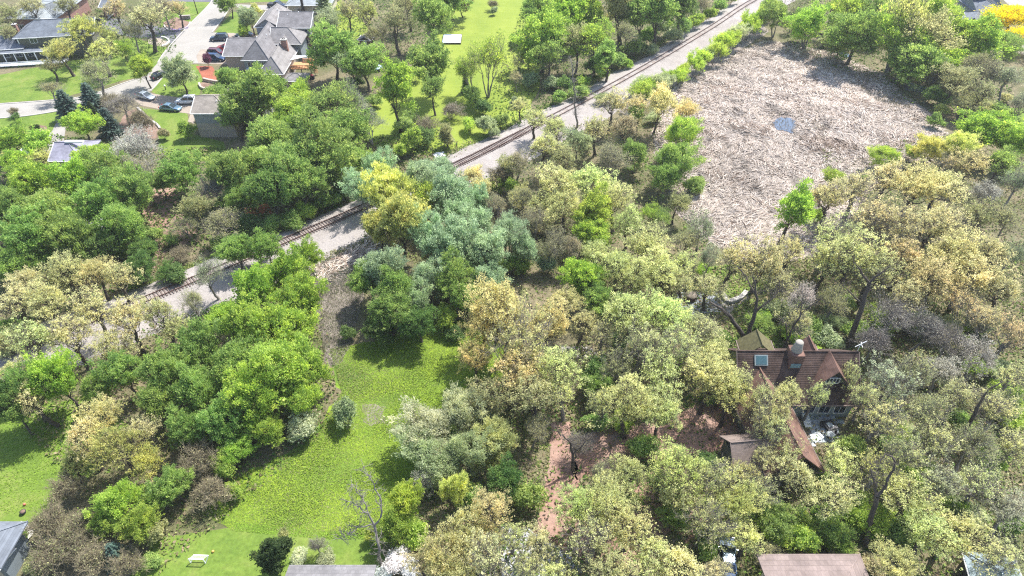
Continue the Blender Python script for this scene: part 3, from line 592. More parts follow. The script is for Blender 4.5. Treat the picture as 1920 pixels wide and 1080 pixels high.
# ------------------------------------------------------------------ every tree and bush: species, crown in the photograph (x, y, half width), colour[, height factor]
TABLE = '''
oak 12 28 34 olive|oak 62 8 36 tan|oak 18 62 24 olive|oak 122 10 30 olive|doak 150 52 46 yellow .95|oak 186 92 40 yellow .9|doak 118 96 42 yellow .8|oak 92 124 30 olive .7
thin 176 132 42 olive .9|oak 216 14 32 tan|oak 268 30 44 tan 1.1|thin 244 58 32 olive|thin 304 12 26 brown|oak 330 14 22 tan|loose 232 92 22 lime .8|oak 205 66 26 yellow .8
green 268 124 27 lime .9|green 335 132 34 sage .85|shrub 388 112 12 purple 1.3|green 428 4 20 green .8|green 470 34 22 sage .8|shrub 456 60 16 lime 1.2|shrub 476 20 14 yellow 1.1
spruce 124 192 27 spruce .62|spruce 168 178 27 spruce .62|spruce 200 226 26 spruce .6|spruce 172 206 13 evergreen .7|thin 92 166 30 olive .6|bare 228 196 44 brown .7|twig 262 222 30 brown 1.5|twig 205 190 26 brown
green 150 230 34 lime .7|green 22 262 32 lime .7|shrub 72 272 30 lime 1.5|shrub 30 222 11 dark 1|twig 26 208 12 tan 1|shrub 68 241 10 evergreen .9|shrub 346 243 22 lime 1.1|birch 256 278 58 grey .95|birch 262 312 44 brown .95
shrub 305 250 14 brown|green 402 180 26 green .8|green 470 168 56 green 1|green 440 215 36 green .9|green 516 178 34 green|green 545 212 42 lime .9|green 430 150 24 green .9
willow 612 44 36 sage .7|spruce 604 2 24 sage .8|oak 652 18 28 olive|oak 690 22 34 yellow 1.1|oak 742 40 40 olive 1.1|doak 766 8 34 olive|green 812 24 36 green 1.2|green 848 -2 30 green|green 866 2 20 maroon .8|twig 926 8 13 olive|shrub 925 20 9 sage
thin 716 58 24 brown .8|oak 700 62 22 olive|green 622 92 46 green .9|green 684 118 40 green .85|loose 655 122 30 sage .9|tall 742 160 38 lime 1.1|green 802 118 42 green 1.05|loose 812 165 34 green .9
multi 914 112 48 ygreen 1.2|multi 882 130 34 ygreen 1|thin 975 118 22 tan .7|spruce 873 152 10 dark .8|shrub 884 178 26 green 1.3|shrub 905 200 22 dark|twig 845 206 24 grey
loose 612 196 50 green 1|birch 660 184 44 green 1.15|birch 690 222 36 sage 1|green 500 250 52 green .95|green 560 236 44 lime .9|green 592 288 56 green 1|green 650 250 44 green .9|green 668 300 34 green .8
green 540 300 52 green 1|green 478 300 44 green .9|shrub 906 234 24 sage 1.2|shrub 938 228 20 green 1.1|shrub 880 232 20 ygreen|shrub 772 262 26 ygreen 1.5|twig 796 236 28 brown|shrub 752 282 20 lime|shrub 838 262 18 olive|twig 706 296 18 brown|shrub 925 250 14 sage
tall 838 248 16 olive .6|green 1028 68 50 lime 1.05|green 1000 22 32 green|green 1072 36 40 lime|loose 1042 112 36 green .9|green 1108 24 38 lime 1.1|thin 1175 58 32 olive 1|loose 1130 78 36 lime 1.05|green 1212 34 36 green|tall 1180 14 34 olive|tall 1248 22 34 green|tall 1290 14 28 dark|thin 1316 6 18 brown
loose 1092 84 34 olive 1|tall 1150 112 26 green .8|shrub 1118 128 20 dark 1.2|shrub 1085 178 22 green|green 1000 108 22 ygreen .7|thin 970 146 20 tan .7|shrub 1130 140 15 lime 1.3|shrub 1160 116 20 green 1.1|shrub 1192 92 22 green 1.2|shrub 1214 72 22 green 1.2|shrub 1240 54 22 sage 1.2
shrub 1262 72 18 sage 1.1|shrub 1284 52 20 green 1.3|shrub 1306 44 18 lime 1.2|shrub 1332 30 17 lime 1.2|shrub 1352 14 17 green 1.2|shrub 1374 -2 16 lime 1.2|shrub 1050 186 16 green|shrub 1100 158 16 lime|shrub 1226 98 14 sage|shrub 1180 122 12 lime|shrub 1058 160 20 dark 1.2
feather 1350 76 19 ygreen 1.5|feather 1334 92 17 ygreen 1.5|feather 1374 60 19 sage 1.5|feather 1398 44 19 ygreen 1.5|feather 1424 22 18 ygreen 1.5|feather 1296 116 17 ygreen 1.3|feather 1276 128 15 ygreen 1.2|feather 1256 142 17 lime 1.1|feather 1228 152 20 sage 1.2|feather 1208 158 16 ygreen 1.2|twig 1316 104 9 brown
loose 1244 198 34 straw|loose 1286 206 26 straw .7|loose 1216 178 24 ygreen .8|willow 1276 248 42 lime .95|willow 1262 296 44 green .9|oak 1192 196 36 tan .9|oak 1146 190 40 tan 1|oak 1176 236 44 brown 1|oak 1120 238 36 tan 1|loose 1196 216 26 green .8
oak 1048 236 34 cream .9|oak 1004 218 32 cream .9|oak 978 196 26 cream .8|loose 1080 262 32 sage .8|oak 1020 272 40 cream 1|thin 968 300 36 brown .9|twig 940 330 30 brown 1.4|green 1192 286 30 green .8|thin 1148 296 46 brown .9|oak 1060 292 36 olive
willow 1460 26 28 green .95|thin 1490 22 20 olive|willow 1522 42 38 lime .9|thin 1562 14 26 brown|green 1608 62 48 green .8|willow 1598 20 32 lime|willow 1648 22 36 green 1|green 1578 78 24 green .7|shrub 1500 60 24 sage 1.3|shrub 1546 78 16 sage
multi 1706 34 56 yellow 1.5|willow 1690 66 48 ygreen 1|willow 1756 24 44 ygreen 1|loose 1740 66 44 olive|green 1722 112 42 green .75|green 1690 118 26 green .7|green 1766 112 34 lime .8|green 1800 70 42 lime .9|green 1846 78 44 lime .85|willow 1870 84 30 green .8
loose 1898 30 46 gold .6|loose 1862 40 30 gold .5|loose 1918 66 34 gold .5|thin 1820 118 42 olive .9|thin 1856 128 38 brown .9|loose 1790 150 38 olive .8|oak 1846 172 44 olive .8|oak 1810 196 30 olive .7|thin 1896 144 40 sage .9|thin 1912 192 30 sage|shrub 1766 206 18 yellow .9|shrub 1742 178 22 dark 1.2
green 1850 246 50 lime .7|green 1902 262 46 lime .7|loose 1880 300 36 green .8|willow 1738 276 30 yellow .8|willow 1790 272 30 yellow .9|feather 1706 288 18 ygreen|willow 1662 288 28 ygreen .6|oak 1826 302 40 orange .8|oak 1782 306 32 orange .7|thin 1908 340 38 sage .9
green 30 300 30 lime .7|oak 72 296 36 yellow .6|oak 24 300 34 yellow .6|oak 100 300 24 yellow .6|green 172 296 38 lime .8|green 142 330 46 lime .9|green 206 330 48 green .95|green 60 342 48 lime .9|green 252 362 48 green 1|green 180 384 56 green 1|green 100 392 56 green 1
green 20 390 48 green 1|green 240 420 46 green .95|green 50 446 56 green .95|green 132 446 54 green .95|green 196 460 42 dark .8|green 272 470 34 dark .7|green 12 500 44 green .9|green 258 500 36 dark .6|shrub 285 440 22 green 1.2|shrub 322 450 10 evergreen
green 340 326 42 green .8|green 300 342 26 green .7|bare 396 356 40 sage .9|loose 366 388 46 olive .75|thin 410 410 46 olive .7|thin 350 420 36 olive .6|green 432 322 48 green 1|green 500 356 54 dark 1|green 444 368 34 green .8|green 560 346 50 green 1|green 600 330 44 dark .8|shrub 470 424 34 dark 1|shrub 410 456 26 green .9
shrub 640 352 30 dark 1.3|shrub 506 424 24 green 1.1|shrub 546 414 24 green 1.2|shrub 576 396 24 lime 1.2|shrub 604 384 22 green 1.1|shrub 628 372 20 green|shrub 562 410 14 lime|twig 336 476 26 brown .7|twig 320 492 20 brown .6
doak 118 508 48 tan .95|doak 60 524 42 tan .9|doak 176 512 44 tan .9|oak 214 520 46 tan .9|oak 30 566 44 tan .9|doak 96 562 50 tan .9|oak 166 578 52 tan 1|oak 238 596 54 tan 1|oak 298 582 50 cream 1|oak 130 630 56 tan .95|oak 56 640 56 cream .95|oak 206 650 48 cream .9|oak 330 612 36 cream .8|loose 10 640 36 olive .6
shrub 20 612 26 green 1.1|shrub 60 612 16 ygreen|feather 22 656 20 sage|thin 392 512 42 sage .9|thin 360 560 34 olive .9|oak 20 700 50 cream .8|loose 40 730 46 green 1.1|oak 70 742 48 tan 1|green 110 706 48 lime 1.15|green 20 760 44 dark 1.1
green 440 470 42 green .8|green 500 462 34 green .8|green 572 478 30 lime .75|green 376 650 52 green .95|green 316 690 54 green .95|green 240 700 46 green .9|willow 180 720 46 green .7|green 420 596 46 lime .9|green 490 540 52 lime 1|green 536 508 46 lime 1|green 560 560 44 ygreen 1|green 474 612 56 lime 1.05
green 540 620 54 lime 1|green 440 680 56 green 1.05|green 372 730 52 green 1|green 540 690 62 ygreen 1.05|green 590 690 40 ygreen .9|green 476 750 56 lime 1.05|green 556 748 44 ygreen .8|green 300 748 44 green .9|green 420 790 50 green .9|green 500 806 36 lime .7|green 350 800 44 green .8|green 436 850 34 lime .6
doak 196 780 46 tan .9|oak 150 820 48 tan 1.1|doak 220 836 56 yellow .85|oak 132 870 34 yellow .7|oak 264 816 42 tan .85|loose 280 860 36 yellow .8
shrub 566 802 38 pale 1.1|shrub 648 772 34 sage 1.2|shrub 546 770 18 sage|green 330 908 42 green .7|green 296 930 34 green .65|green 220 940 48 ygreen .8|green 264 976 42 ygreen .7|green 200 984 36 ygreen .6|shrub 420 880 28 lime 1.4|shrub 442 920 20 lime 1|shrub 290 1000 30 olive
twig 372 868 44 brown 1.3|twig 396 918 42 brown 1|twig 350 830 34 brown 1.2|twig 124 914 44 brown 1.1|twig 90 980 50 olive 1.1|twig 150 984 46 olive 1.2|twig 100 1040 54 olive 1|twig 170 1046 50 brown 1|twig 240 1060 44 olive .9|spruce 212 1034 24 spruce .5|shrub 176 1048 20 lime|shrub 40 1010 22 lime .8|shrub 14 1050 20 lime .7|shrub 60 1060 24 olive .7|shrub 280 1050 24 green .6
willow 680 350 40 silver 1|willow 712 318 40 silver 1.05|green 730 372 54 yellow 1.15|green 748 414 56 yellow 1.1|green 706 420 40 yellow 1|willow 782 336 46 silver 1.1|willow 826 330 44 silver 1|green 838 370 48 silver 1.1|loose 796 372 40 ygreen 1|willow 862 400 46 silver 1|green 890 372 36 silver .9|loose 886 330 30 tan .8|loose 906 356 28 tan .8
willow 806 446 50 silver 1.15|green 850 460 50 silver 1.1|willow 900 424 44 silver 1|willow 952 438 44 silver 1|green 912 470 44 silver 1|willow 986 468 36 silver .9|green 722 508 52 silver 1|green 692 520 42 green .9|green 750 540 48 green .95|willow 800 520 42 silver 1|willow 782 566 40 silver .9|green 840 530 46 green .9|green 730 584 46 green .8|green 786 604 44 dark .7|green 870 560 34 green .8|green 706 610 34 dark .6|shrub 1028 496 24 silver 1.2|shrub 838 590 30 ygreen 1.1|green 920 520 40 silver .8
thin 938 384 32 brown 1|bare 928 404 26 brown .9|thin 1000 414 36 brown .9|thin 980 372 32 olive .9|shrub 956 350 20 lime 1.3|thin 1010 340 34 brown|thin 1040 452 38 brown .9|thin 1080 462 36 brown .9|thin 1020 470 30 olive .8|loose 960 310 32 olive .8
doak 1052 344 50 cream 1|doak 1108 340 54 cream 1|doak 1156 376 46 cream .95|doak 1060 388 44 cream .9|doak 1180 420 36 cream .9|oak 1010 380 34 cream .9|green 1116 400 46 ygreen .9|green 1106 440 40 ygreen .75|willow 1250 330 40 green .8|loose 1268 382 36 olive .7|thin 1316 428 42 sage .9|loose 1240 410 28 green .6|thin 1290 454 38 olive .8|loose 1220 400 26 lime .6|thin 1232 440 30 olive
doak 1204 464 48 cream 1|doak 1150 498 46 cream .95|doak 1232 504 44 cream .95|doak 1120 480 34 cream .9|doak 1188 520 44 cream .9|green 1096 522 40 lime .9|green 1120 560 36 green .75|oak 1280 490 38 cream .9|oak 1276 530 36 tan .9|thin 1330 480 32 sage
oak 1370 476 54 tan 1|oak 1430 480 54 tan 1|oak 1330 540 36 tan .8|oak 1460 520 44 tan .9|tall 1484 385 40 lime 1|shrub 1532 408 20 lime 1|loose 1560 330 28 ygreen .6|shrub 1620 336 12 lime
oak 1556 372 46 tan 1|oak 1610 350 54 tan 1|oak 1666 330 50 tan 1|oak 1640 400 64 tan 1.05|doak 1716 352 54 tan 1|doak 1770 352 52 tan 1|oak 1700 420 60 tan 1.05|oak 1560 440 56 cream 1|oak 1600 470 66 cream 1.1|oak 1550 490 46 cream 1|oak 1640 500 56 cream 1|oak 1760 420 60 tan 1.05|doak 1780 470 60 orange 1.05|oak 1830 400 46 olive .9
doak 1820 510 58 orange 1|doak 1750 520 54 orange 1|oak 1860 470 42 tan .9|oak 1880 540 50 orange .95|thin 1890 410 38 olive|thin 1858 362 34 grey .9|oak 1700 480 46 orange 1|thin 1900 470 34 sage .9|oak 1800 566 50 orange .95|oak 1700 550 44 tan|oak 1480 470 40 tan .9|thin 1510 560 46 grey .9|oak 1500 600 44 cream .8|thin 1560 560 40 olive .9
bare 1670 590 54 grey .95|bare 1730 610 54 grey .95|bare 1636 640 44 grey .8|bare 1780 640 50 brown .9|oak 1850 600 50 tan .9|oak 1900 620 46 orange .9|thin 1840 660 50 grey .9|oak 1900 700 46 cream .9|thin 1770 690 46 grey .9
green 1420 606 32 green .5|shrub 1454 580 28 sage 1.2|shrub 1516 622 34 green 1|shrub 1560 640 34 sage 1|shrub 1340 640 24 dark|shrub 1600 620 30 green|shrub 1480 620 24 lime 1|shrub 1530 660 24 lime .8|green 1352 640 28 green .5
oak 944 590 74 straw 1.1|doak 930 560 60 straw 1.15|doak 900 610 54 straw 1|doak 980 640 74 straw 1.15|oak 960 690 66 straw 1|doak 1030 610 56 straw 1|oak 1050 560 44 straw .9|doak 890 670 46 straw .9|doak 1046 690 50 cream 1|oak 1000 740 60 olive 1|oak 920 740 60 olive .9|oak 1090 600 38 tan .8|oak 1060 740 44 cream .9
doak 1180 580 60 cream 1|doak 1130 620 44 cream .9|doak 1250 590 60 cream 1|doak 1310 620 56 cream 1|oak 1200 640 60 cream 1|doak 1270 650 62 cream 1|doak 1340 660 44 cream .9|oak 1160 680 44 olive .9|shrub 1122 690 34 dark 1.4|green 1128 722 34 green .6|doak 1330 710 60 cream 1|oak 1250 710 60 cream 1
doak 1180 760 60 cream .95|oak 1130 760 44 cream .9|doak 1240 770 54 cream .95|doak 1370 740 52 ycream 1|oak 1390 690 40 cream .9|oak 1420 780 40 cream .8||oak 1460 740 32 cream .7|shrub 1200 840 34 green 1|shrub 1240 910 30 dark 1.1
oak 1660 720 60 pale .95|oak 1720 700 60 olive .95|oak 1650 790 60 cream .9|thin 1740 760 60 olive 1|oak 1800 740 56 cream .9|oak 1870 770 60 cream .95|thin 1830 830 60 olive .9|oak 1900 840 50 cream .9|oak 1760 830 54 cream .9|oak 1700 850 54 cream .9
oak 1440 790 40 cream 1.2|oak 1480 740 34 cream 1.3|oak 1530 735 34 cream 1.2|oak 1420 850 34 cream|oak 1590 690 30 cream 1.1|oak 1446 850 40 cream .7|oak 1570 870 46 cream .8|oak 1500 890 54 cream .85|oak 1640 880 56 yellow .9|oak 1430 920 46 cream .8|oak 1570 940 56 cream .9|oak 1700 930 60 cream .9|oak 1770 900 54 pale .9|oak 1850 910 60 cream .9|oak 1900 960 54 pale .9|oak 1800 990 64 cream .95|doak 1740 1010 60 cream .9|oak 1880 1040 60 cream .8|doak 1680 1060 54 cream .8
green 1460 980 44 green .55|green 1700 900 44 lime .5|green 1560 1000 40 green .5|shrub 1500 1010 40 lime 1.3|green 1640 970 44 lime .5|shrub 1690 1000 40 green 1.2|shrub 1600 840 34 green 1|shrub 1860 860 34 lime|shrub 1900 790 34 ygreen|shrub 1800 640 24 lime|green 1410 940 36 green .5
doak 1280 880 60 ycream .95|doak 1340 900 60 ycream .95|doak 1380 950 54 ycream .9|doak 1330 980 54 ycream .9|oak 1400 880 40 ycream .8|oak 1180 880 44 ycream .85|green 1270 960 36 green .55|green 1330 1010 30 green .5|oak 1400 1010 44 ycream .8|oak 1260 930 48 ycream .85
willow 812 800 58 pale .8|willow 860 780 54 pale .9|willow 790 840 50 pale .75|willow 876 846 54 sage .8|willow 830 870 50 sage .7|thin 800 890 40 grey .6|green 930 830 46 olive .8|green 950 900 44 dark .7|shrub 990 930 38 green 1.2|thin 1000 800 40 olive .8|shrub 880 930 30 green 1|willow 920 780 36 sage .8
bare 1084 830 34 brown .7|doak 1080 940 54 cream .9|doak 1140 940 60 cream .9|doak 1110 1000 64 cream .9|oak 1180 980 60 cream .9|oak 1220 1030 60 cream .9|oak 1010 1010 44 tan .85|oak 1150 1060 64 cream .9|oak 1280 1060 60 cream .9|oak 1030 1070 44 cream .8|thin 1130 890 40 olive .8|oak 1170 920 40 cream .8|oak 1340 1070 44 tan .7|doak 980 1060 40 cream .8
green 764 940 40 ygreen 1|green 744 976 38 ygreen .8|shrub 780 1010 34 ygreen 1.3|shrub 700 1000 18 ygreen|doak 860 980 56 tan .9|doak 920 960 54 tan .9|doak 830 1030 60 tan .9|doak 900 1030 64 tan .95|doak 960 1000 40 cream .9|oak 790 1050 40 tan .8|doak 860 1080 60 tan .8|green 850 910 28 yellow 1|shrub 740 1056 32 white .9|shrub 720 1080 24 white .7|shrub 775 1072 26 white .7
cone 510 1032 32 evergreen 1|shrub 532 1002 16 olive 1|bare 594 1020 26 pale .6|shrub 560 1046 22 pale .4|shrub 610 1050 22 sage .4|shrub 1640 1060 30 brown .6|shrub 1590 1040 34 brown .6|thin 1440 1030 40 olive .4
feather 1312 104 16 ygreen 1.4|feather 1362 70 16 ygreen 1.5|feather 1386 54 16 lime 1.4|feather 1410 36 16 lime 1.5|feather 1266 136 15 ygreen 1.2|feather 1242 148 15 sage 1.2|feather 1324 98 14 sage 1.3|feather 1434 10 17 lime 1.5
oak 1420 740 36 cream 1.3|open 1400 720 34 cream 1.3|open 1470 770 40 cream 1.2|open 1450 810 40 cream 1.1|open 1596 705 30 cream 1.3|open 1625 740 34 cream 1.2|oak 1480 850 40 cream 1
'''
BUILT = [(1360, 540, 1400, 580), (1380, 640, 1625, 880), (0, 960, 60, 1080), (340, 150, 445, 275), (415, 0, 600, 165), (0, 30, 160, 130), (230, 160, 370, 260)]
for row in TABLE.replace('\n', '|').split('|'):
    f = row.split()
    if not f: continue
    sp, px, py, r_ = f[0], float(f[1]), float(f[2]), float(f[3])
    if sp == 'oak' and px > 1440 and py > 540 and R0.random() < .7: sp = 'open'
    elif sp in ('oak', 'doak') and py > 560 and px > 860 and R0.random() < .25: sp = 'open'
    elif sp == 'oak' and px > 1320 and R0.random() < .35: sp = 'open'
    if py < 300 and sp in ('green', 'loose', 'willow', 'tall'): r_ *= 1.2 if (590 < px < 720 or px > 1440) and py > 60 else 1.08
    if sp in ('green', 'loose', 'willow', 'tall') and ((px > 1440 and py < 150) or (980 < px < 1330 and py < 200)): r_ *= 1.14; dxy = 9 if px < 1330 else 0; px -= dxy; py -= dxy
    if sp == 'feather' and py < 170: r_ *= 1.12; px += 7; py += 6
    if sp == 'shrub' and 1000 < px < 1440 and py < 200: r_ *= 1.1; px -= 3; py -= 3
    if sp in ('oak', 'doak', 'open') and py > 300: r_ *= 1.1
    plant(sp, px, py, r_, f[4] if len(f) > 4 else 'green', float(f[5]) if len(f) > 5 else 1.0)
# understorey bushes between the trunks
def sow(x0, y0, x1, y1, n, rmin, rmax, cols, sps=('shrub', 'shrub', 'feather')):
    k = 0
    while k < n:
        x, y = R0.uniform(x0, x1), R0.uniform(y0, y1)
        if any(a < x < c and b < y < d_ for a, b, c, d_ in BUILT): continue
        plant(R0.choice(sps), x, y, R0.uniform(rmin, rmax), R0.choice(cols), R0.uniform(.7, 1.1)); k += 1
sow(1640, 560, 1920, 1010, 26, 20, 40, ('lime', 'green', 'lime', 'sage'))
sow(1400, 900, 1640, 1030, 10, 22, 40, ('lime', 'green', 'lime'))
sow(1100, 640, 1370, 1040, 14, 18, 34, ('green', 'dark', 'lime', 'olive'))
sow(1420, 560, 1600, 640, 8, 14, 26, ('green', 'lime', 'sage'))
sow(900, 320, 1330, 520, 16, 16, 30, ('lime', 'green', 'sage', 'olive'))
sow(560, 90, 800, 290, 12, 16, 26, ('green', 'dark', 'lime'))
sow(0, 420, 340, 540, 10, 16, 28, ('dark', 'green'))
sow(960, 150, 1250, 300, 10, 13, 22, ('green', 'sage', 'olive'))
sow(1480, 30, 1860, 90, 8, 16, 26, ('green', 'dark', 'lime', 'sage'))
sow(1740, 120, 1900, 240, 9, 16, 28, ('green', 'dark', 'olive', 'sage'))
sow(640, 560, 860, 630, 5, 18, 26, ('dark', 'green'))
# ------------------------------------------------------------------ buildings
def shingle(name, c, course=.16, var=.22):
    m, t, b = new_mat(name); v = coords(t)
    c1 = tuple(x * (1 - var) for x in c); c2 = tuple(min(1, x * (1 + var)) for x in c)
    base = ramp(t, noise(t, v, .55, 4), [(.3, c1), (.7, c2)])
    sp = t.nodes.new('ShaderNodeSeparateXYZ'); t.links.new(v, sp.inputs[0])
    cb = t.nodes.new('ShaderNodeCombineXYZ')
    ad = N(t, 'ShaderNodeMath', operation='MULTIPLY'); ad.inputs[1].default_value = 1.6; t.links.new(sp.outputs[2], ad.inputs[0])
    t.links.new(sp.outputs[0], cb.inputs[0]); t.links.new(ad.outputs[0], cb.inputs[1])
    br = N(t, 'ShaderNodeTexBrick'); br.inputs['Scale'].default_value = 1; br.inputs['Brick Width'].default_value = .45; br.inputs['Row Height'].default_value = course * 1.6
    br.inputs['Mortar Size'].default_value = .012; br.inputs['Color1'].default_value = (.42, .42, .42, 1); br.inputs['Color2'].default_value = (.58, .58, .58, 1); br.inputs['Mortar'].default_value = (.3, .3, .3, 1)
    t.links.new(cb.outputs[0], br.inputs['Vector'])
    t.links.new(mix(t, .7, base, br.outputs['Color'], 'OVERLAY'), b.inputs['Base Color']); b.inputs['Roughness'].default_value = .92
    b.inputs['Specular IOR Level'].default_value = .2; bump(t, b, noise(t, v, 6, 3), .4, .03); return m
def brick_mat(name, c):
    m, t, b = new_mat(name); v = coords(t); sp = t.nodes.new('ShaderNodeSeparateXYZ'); t.links.new(v, sp.inputs[0])
    s = N(t, 'ShaderNodeMath', operation='ADD'); t.links.new(sp.outputs[0], s.inputs[0]); t.links.new(sp.outputs[1], s.inputs[1])
    cb = t.nodes.new('ShaderNodeCombineXYZ'); t.links.new(s.outputs[0], cb.inputs[0]); t.links.new(sp.outputs[2], cb.inputs[1])
    br = N(t, 'ShaderNodeTexBrick'); br.inputs['Scale'].default_value = 1; br.inputs['Brick Width'].default_value = .22; br.inputs['Row Height'].default_value = .075; br.inputs['Mortar Size'].default_value = .008
    br.inputs['Color1'].default_value = (*[x * .7 for x in c], 1); br.inputs['Color2'].default_value = (*[min(1, x * 1.3) for x in c], 1); br.inputs['Mortar'].default_value = (.36, .33, .3, 1)
    t.links.new(cb.outputs[0], br.inputs['Vector'])
    t.links.new(mix(t, .35, br.outputs['Color'], ramp(t, noise(t, v, 1.2), [(.3, tuple(x * .7 for x in c)), (.7, tuple(x * 1.3 for x in c))])), b.inputs['Base Color']); b.inputs['Roughness'].default_value = .9; return m
def siding(name, c, h=.18):
    m, t, b = new_mat(name); v = coords(t); w_ = N(t, 'ShaderNodeTexWave', Scale=1 / h / 2, Distortion=0.0); w_.bands_direction = 'Z'; w_.wave_profile = 'SAW'; t.links.new(v, w_.inputs['Vector'])
    t.links.new(mix(t, .25, ramp(t, noise(t, v, .5), [(.3, tuple(x * .9 for x in c)), (.7, tuple(min(1, x * 1.1) for x in c))]), ramp(t, w_.outputs['Fac'], [(0, tuple(x * .7 for x in c)), (.2, c), (1, tuple(min(1, x * 1.1) for x in c))])), b.inputs['Base Color'])
    b.inputs['Roughness'].default_value = .75; bump(t, b, w_.outputs['Fac'], .3, .02); return m
R_grey = shingle('grey_shingles', (0.184, 0.177, 0.180)); R_pale = shingle('pale_grey_shingles', (0.230, 0.218, 0.214)); R_tan = shingle('tan_shingles', (0.245, 0.218, 0.190)); R_blue = shingle('blue_grey_shingles', (0.158, 0.176, 0.203))
R_white = shingle('pale_blue_shingles', (0.286, 0.313, 0.326)); R_brown = shingle('brown_shingles', (0.205, 0.162, 0.142)); R_slate = shingle('slate_shingles', (0.160, 0.176, 0.208))
W_grey = siding('grey_siding', (.27, .275, .285)); W_olive = siding('olive_siding', (.13, .13, .10)); W_cream = siding('cream_siding', (.52, .46, .36)); W_slate = siding('slate_siding', (.20, .235, .26))
B_red = brick_mat('red_brick', (.26, .12, .09)); B_tan = brick_mat('tan_brick', (.40, .33, .28)); M_found = plain('foundation_concrete', (.38, .37, .34), .9)
M_white = plain('white_trim', (.78, .78, .76), .5, var=.04); M_glass = plain('window_glass', (.035, .05, .065), .08, var=.3, spec=.8); M_deck = plain('orange_deck_wood', (.52, .27, .13), .8, s=4, var=.2)
M_dark = plain('dark_metal', (.05, .05, .055), .5, .3); M_door = plain('garage_door_panel', (.62, .60, .56), .6, var=.05)
def roof(parent, mat, x0, x1, y0, y1, ze, zr, axis='x', h0=False, h1=False, ov=.45, th=.2, label=None, name='roof', trim=None):
    trim = trim or M_white
    x0 -= ov; x1 += ov; y0 -= ov; y1 += ov
    if axis == 'x':
        hf = (y1 - y0) / 2; c = [(x0, y0), (x1, y0), (x1, y1), (x0, y1)]; ym = (y0 + y1) / 2
        r = [(x0 + (hf if h0 else 0), ym), (x1 - (hf if h1 else 0), ym)]; hl, hr = h0, h1
    else:
        hf = (x1 - x0) / 2; c = [(x1, y0), (x1, y1), (x0, y1), (x0, y0)]; xm = (x0 + x1) / 2
        r = [(xm, y0 + (hf if h0 else 0)), (xm, y1 - (hf if h1 else 0))]; hl, hr = h0, h1
    V = [(*p, ze) for p in c] + [(*p, zr) for p in r]; V += [(x, y, z - th) for x, y, z in V]
    F = [(0, 1, 5, 4), (2, 3, 4, 5), (6, 10, 11, 7), (8, 11, 10, 9), (0, 6, 7, 1), (2, 8, 9, 3)]
    if hl: F += [(3, 0, 4), (9, 10, 6), (3, 9, 6, 0)]
    else: F += [(0, 4, 10, 6), (4, 3, 9, 10)]
    if hr: F += [(1, 2, 5), (7, 11, 8), (1, 7, 8, 2)]
    else: F += [(2, 5, 11, 8), (5, 1, 7, 11)]
    o = mesh(name, V, F, mat, parent)
    g = .09; e = []
    e.append(((x0, y0 - g, ze - .06), (x1, y0 - g, ze - .06), .13))
    if axis == 'x' and not hl: e += [((x0 - g, y0, ze - .02), (x0 - g, ym, zr - .02), .12)]
    if axis == 'x' and not hr: e += [((x1 + g, y0, ze - .02), (x1 + g, ym, zr - .02), .12)]
    if axis == 'y': e += [((x0 - g, y0, ze - .06), (x0 - g, y1, ze - .06), .12), ((x1 + g, y0, ze - .06), (x1 + g, y1, ze - .06), .12)]
    beams('gutter', parent, trim, e)
    rg = [((*r[0], zr + .03), (*r[1], zr + .03), .16)]
    if hl: rg += [((*r[0], zr + .03), (*c[0], ze + .03), .13), ((*r[0], zr + .03), (*c[3], ze + .03), .13)]
    if hr: rg += [((*r[1], zr + .03), (*c[1], ze + .03), .13), ((*r[1], zr + .03), (*c[2], ze + .03), .13)]
    beams('ridge_cap', o, mat, rg)
    if label: o['label'] = label
    return o
def gable_wall(parent, mat, x0, x1, y0, y1, z0, z1, zr, axis, ends=(True, True)):
    """walls with the triangles under a gable roof"""
    V = [(x0,y0,z0),(x1,y0,z0),(x1,y1,z0),(x0,y1,z0),(x0,y0,z1),(x1,y0,z1),(x1,y1,z1),(x0,y1,z1)]; F = [(0,1,5,4),(1,2,6,5),(2,3,7,6),(3,0,4,7),(4,5,6,7)]
    zr -= .25
    if axis == 'x':
        ym = (y0 + y1) / 2; V += [(x0, ym, zr), (x1, ym, zr)]
        if ends[0]: F.append((7, 4, 8))
        if ends[1]: F.append((5, 6, 9))
    else:
        xm = (x0 + x1) / 2; V += [(xm, y0, zr), (xm, y1, zr)]
        if ends[0]: F.append((4, 5, 8))
        if ends[1]: F.append((6, 7, 9))
    return mesh('wall', V, F, mat, parent)
def window(parent, x, y, z, ww, hh, side='f', mull=1):
    """window on a front (f), left (l) or right (r) wall; x, y, z its lower middle"""
    t = .1
    def q(a, o, h): return (x + (a if side == 'f' else 0) + ox * o, y + (0 if side == 'f' else a) + oy * o, z + h)
    ox, oy = (0, -1) if side == 'f' else (-1, 0) if side == 'l' else (1, 0)
    s = [(q(-ww/2, .05, 0), q(ww/2, .05, 0), t), (q(-ww/2, .05, hh), q(ww/2, .05, hh), t), (q(-ww/2, .05, 0), q(-ww/2, .05, hh), t), (q(ww/2, .05, 0), q(ww/2, .05, hh), t)]
    for i in range(mull): a = -ww/2 + ww * (i + 1) / (mull + 1); s.append((q(a, .05, 0), q(a, .05, hh), .06))
    f = beams('window', parent, M_white, s)
    mesh('pane', [q(-ww/2, .02, 0), q(ww/2, .02, 0), q(ww/2, .02, hh), q(-ww/2, .02, hh)], [(0, 1, 2, 3)], M_glass, f)
    return f
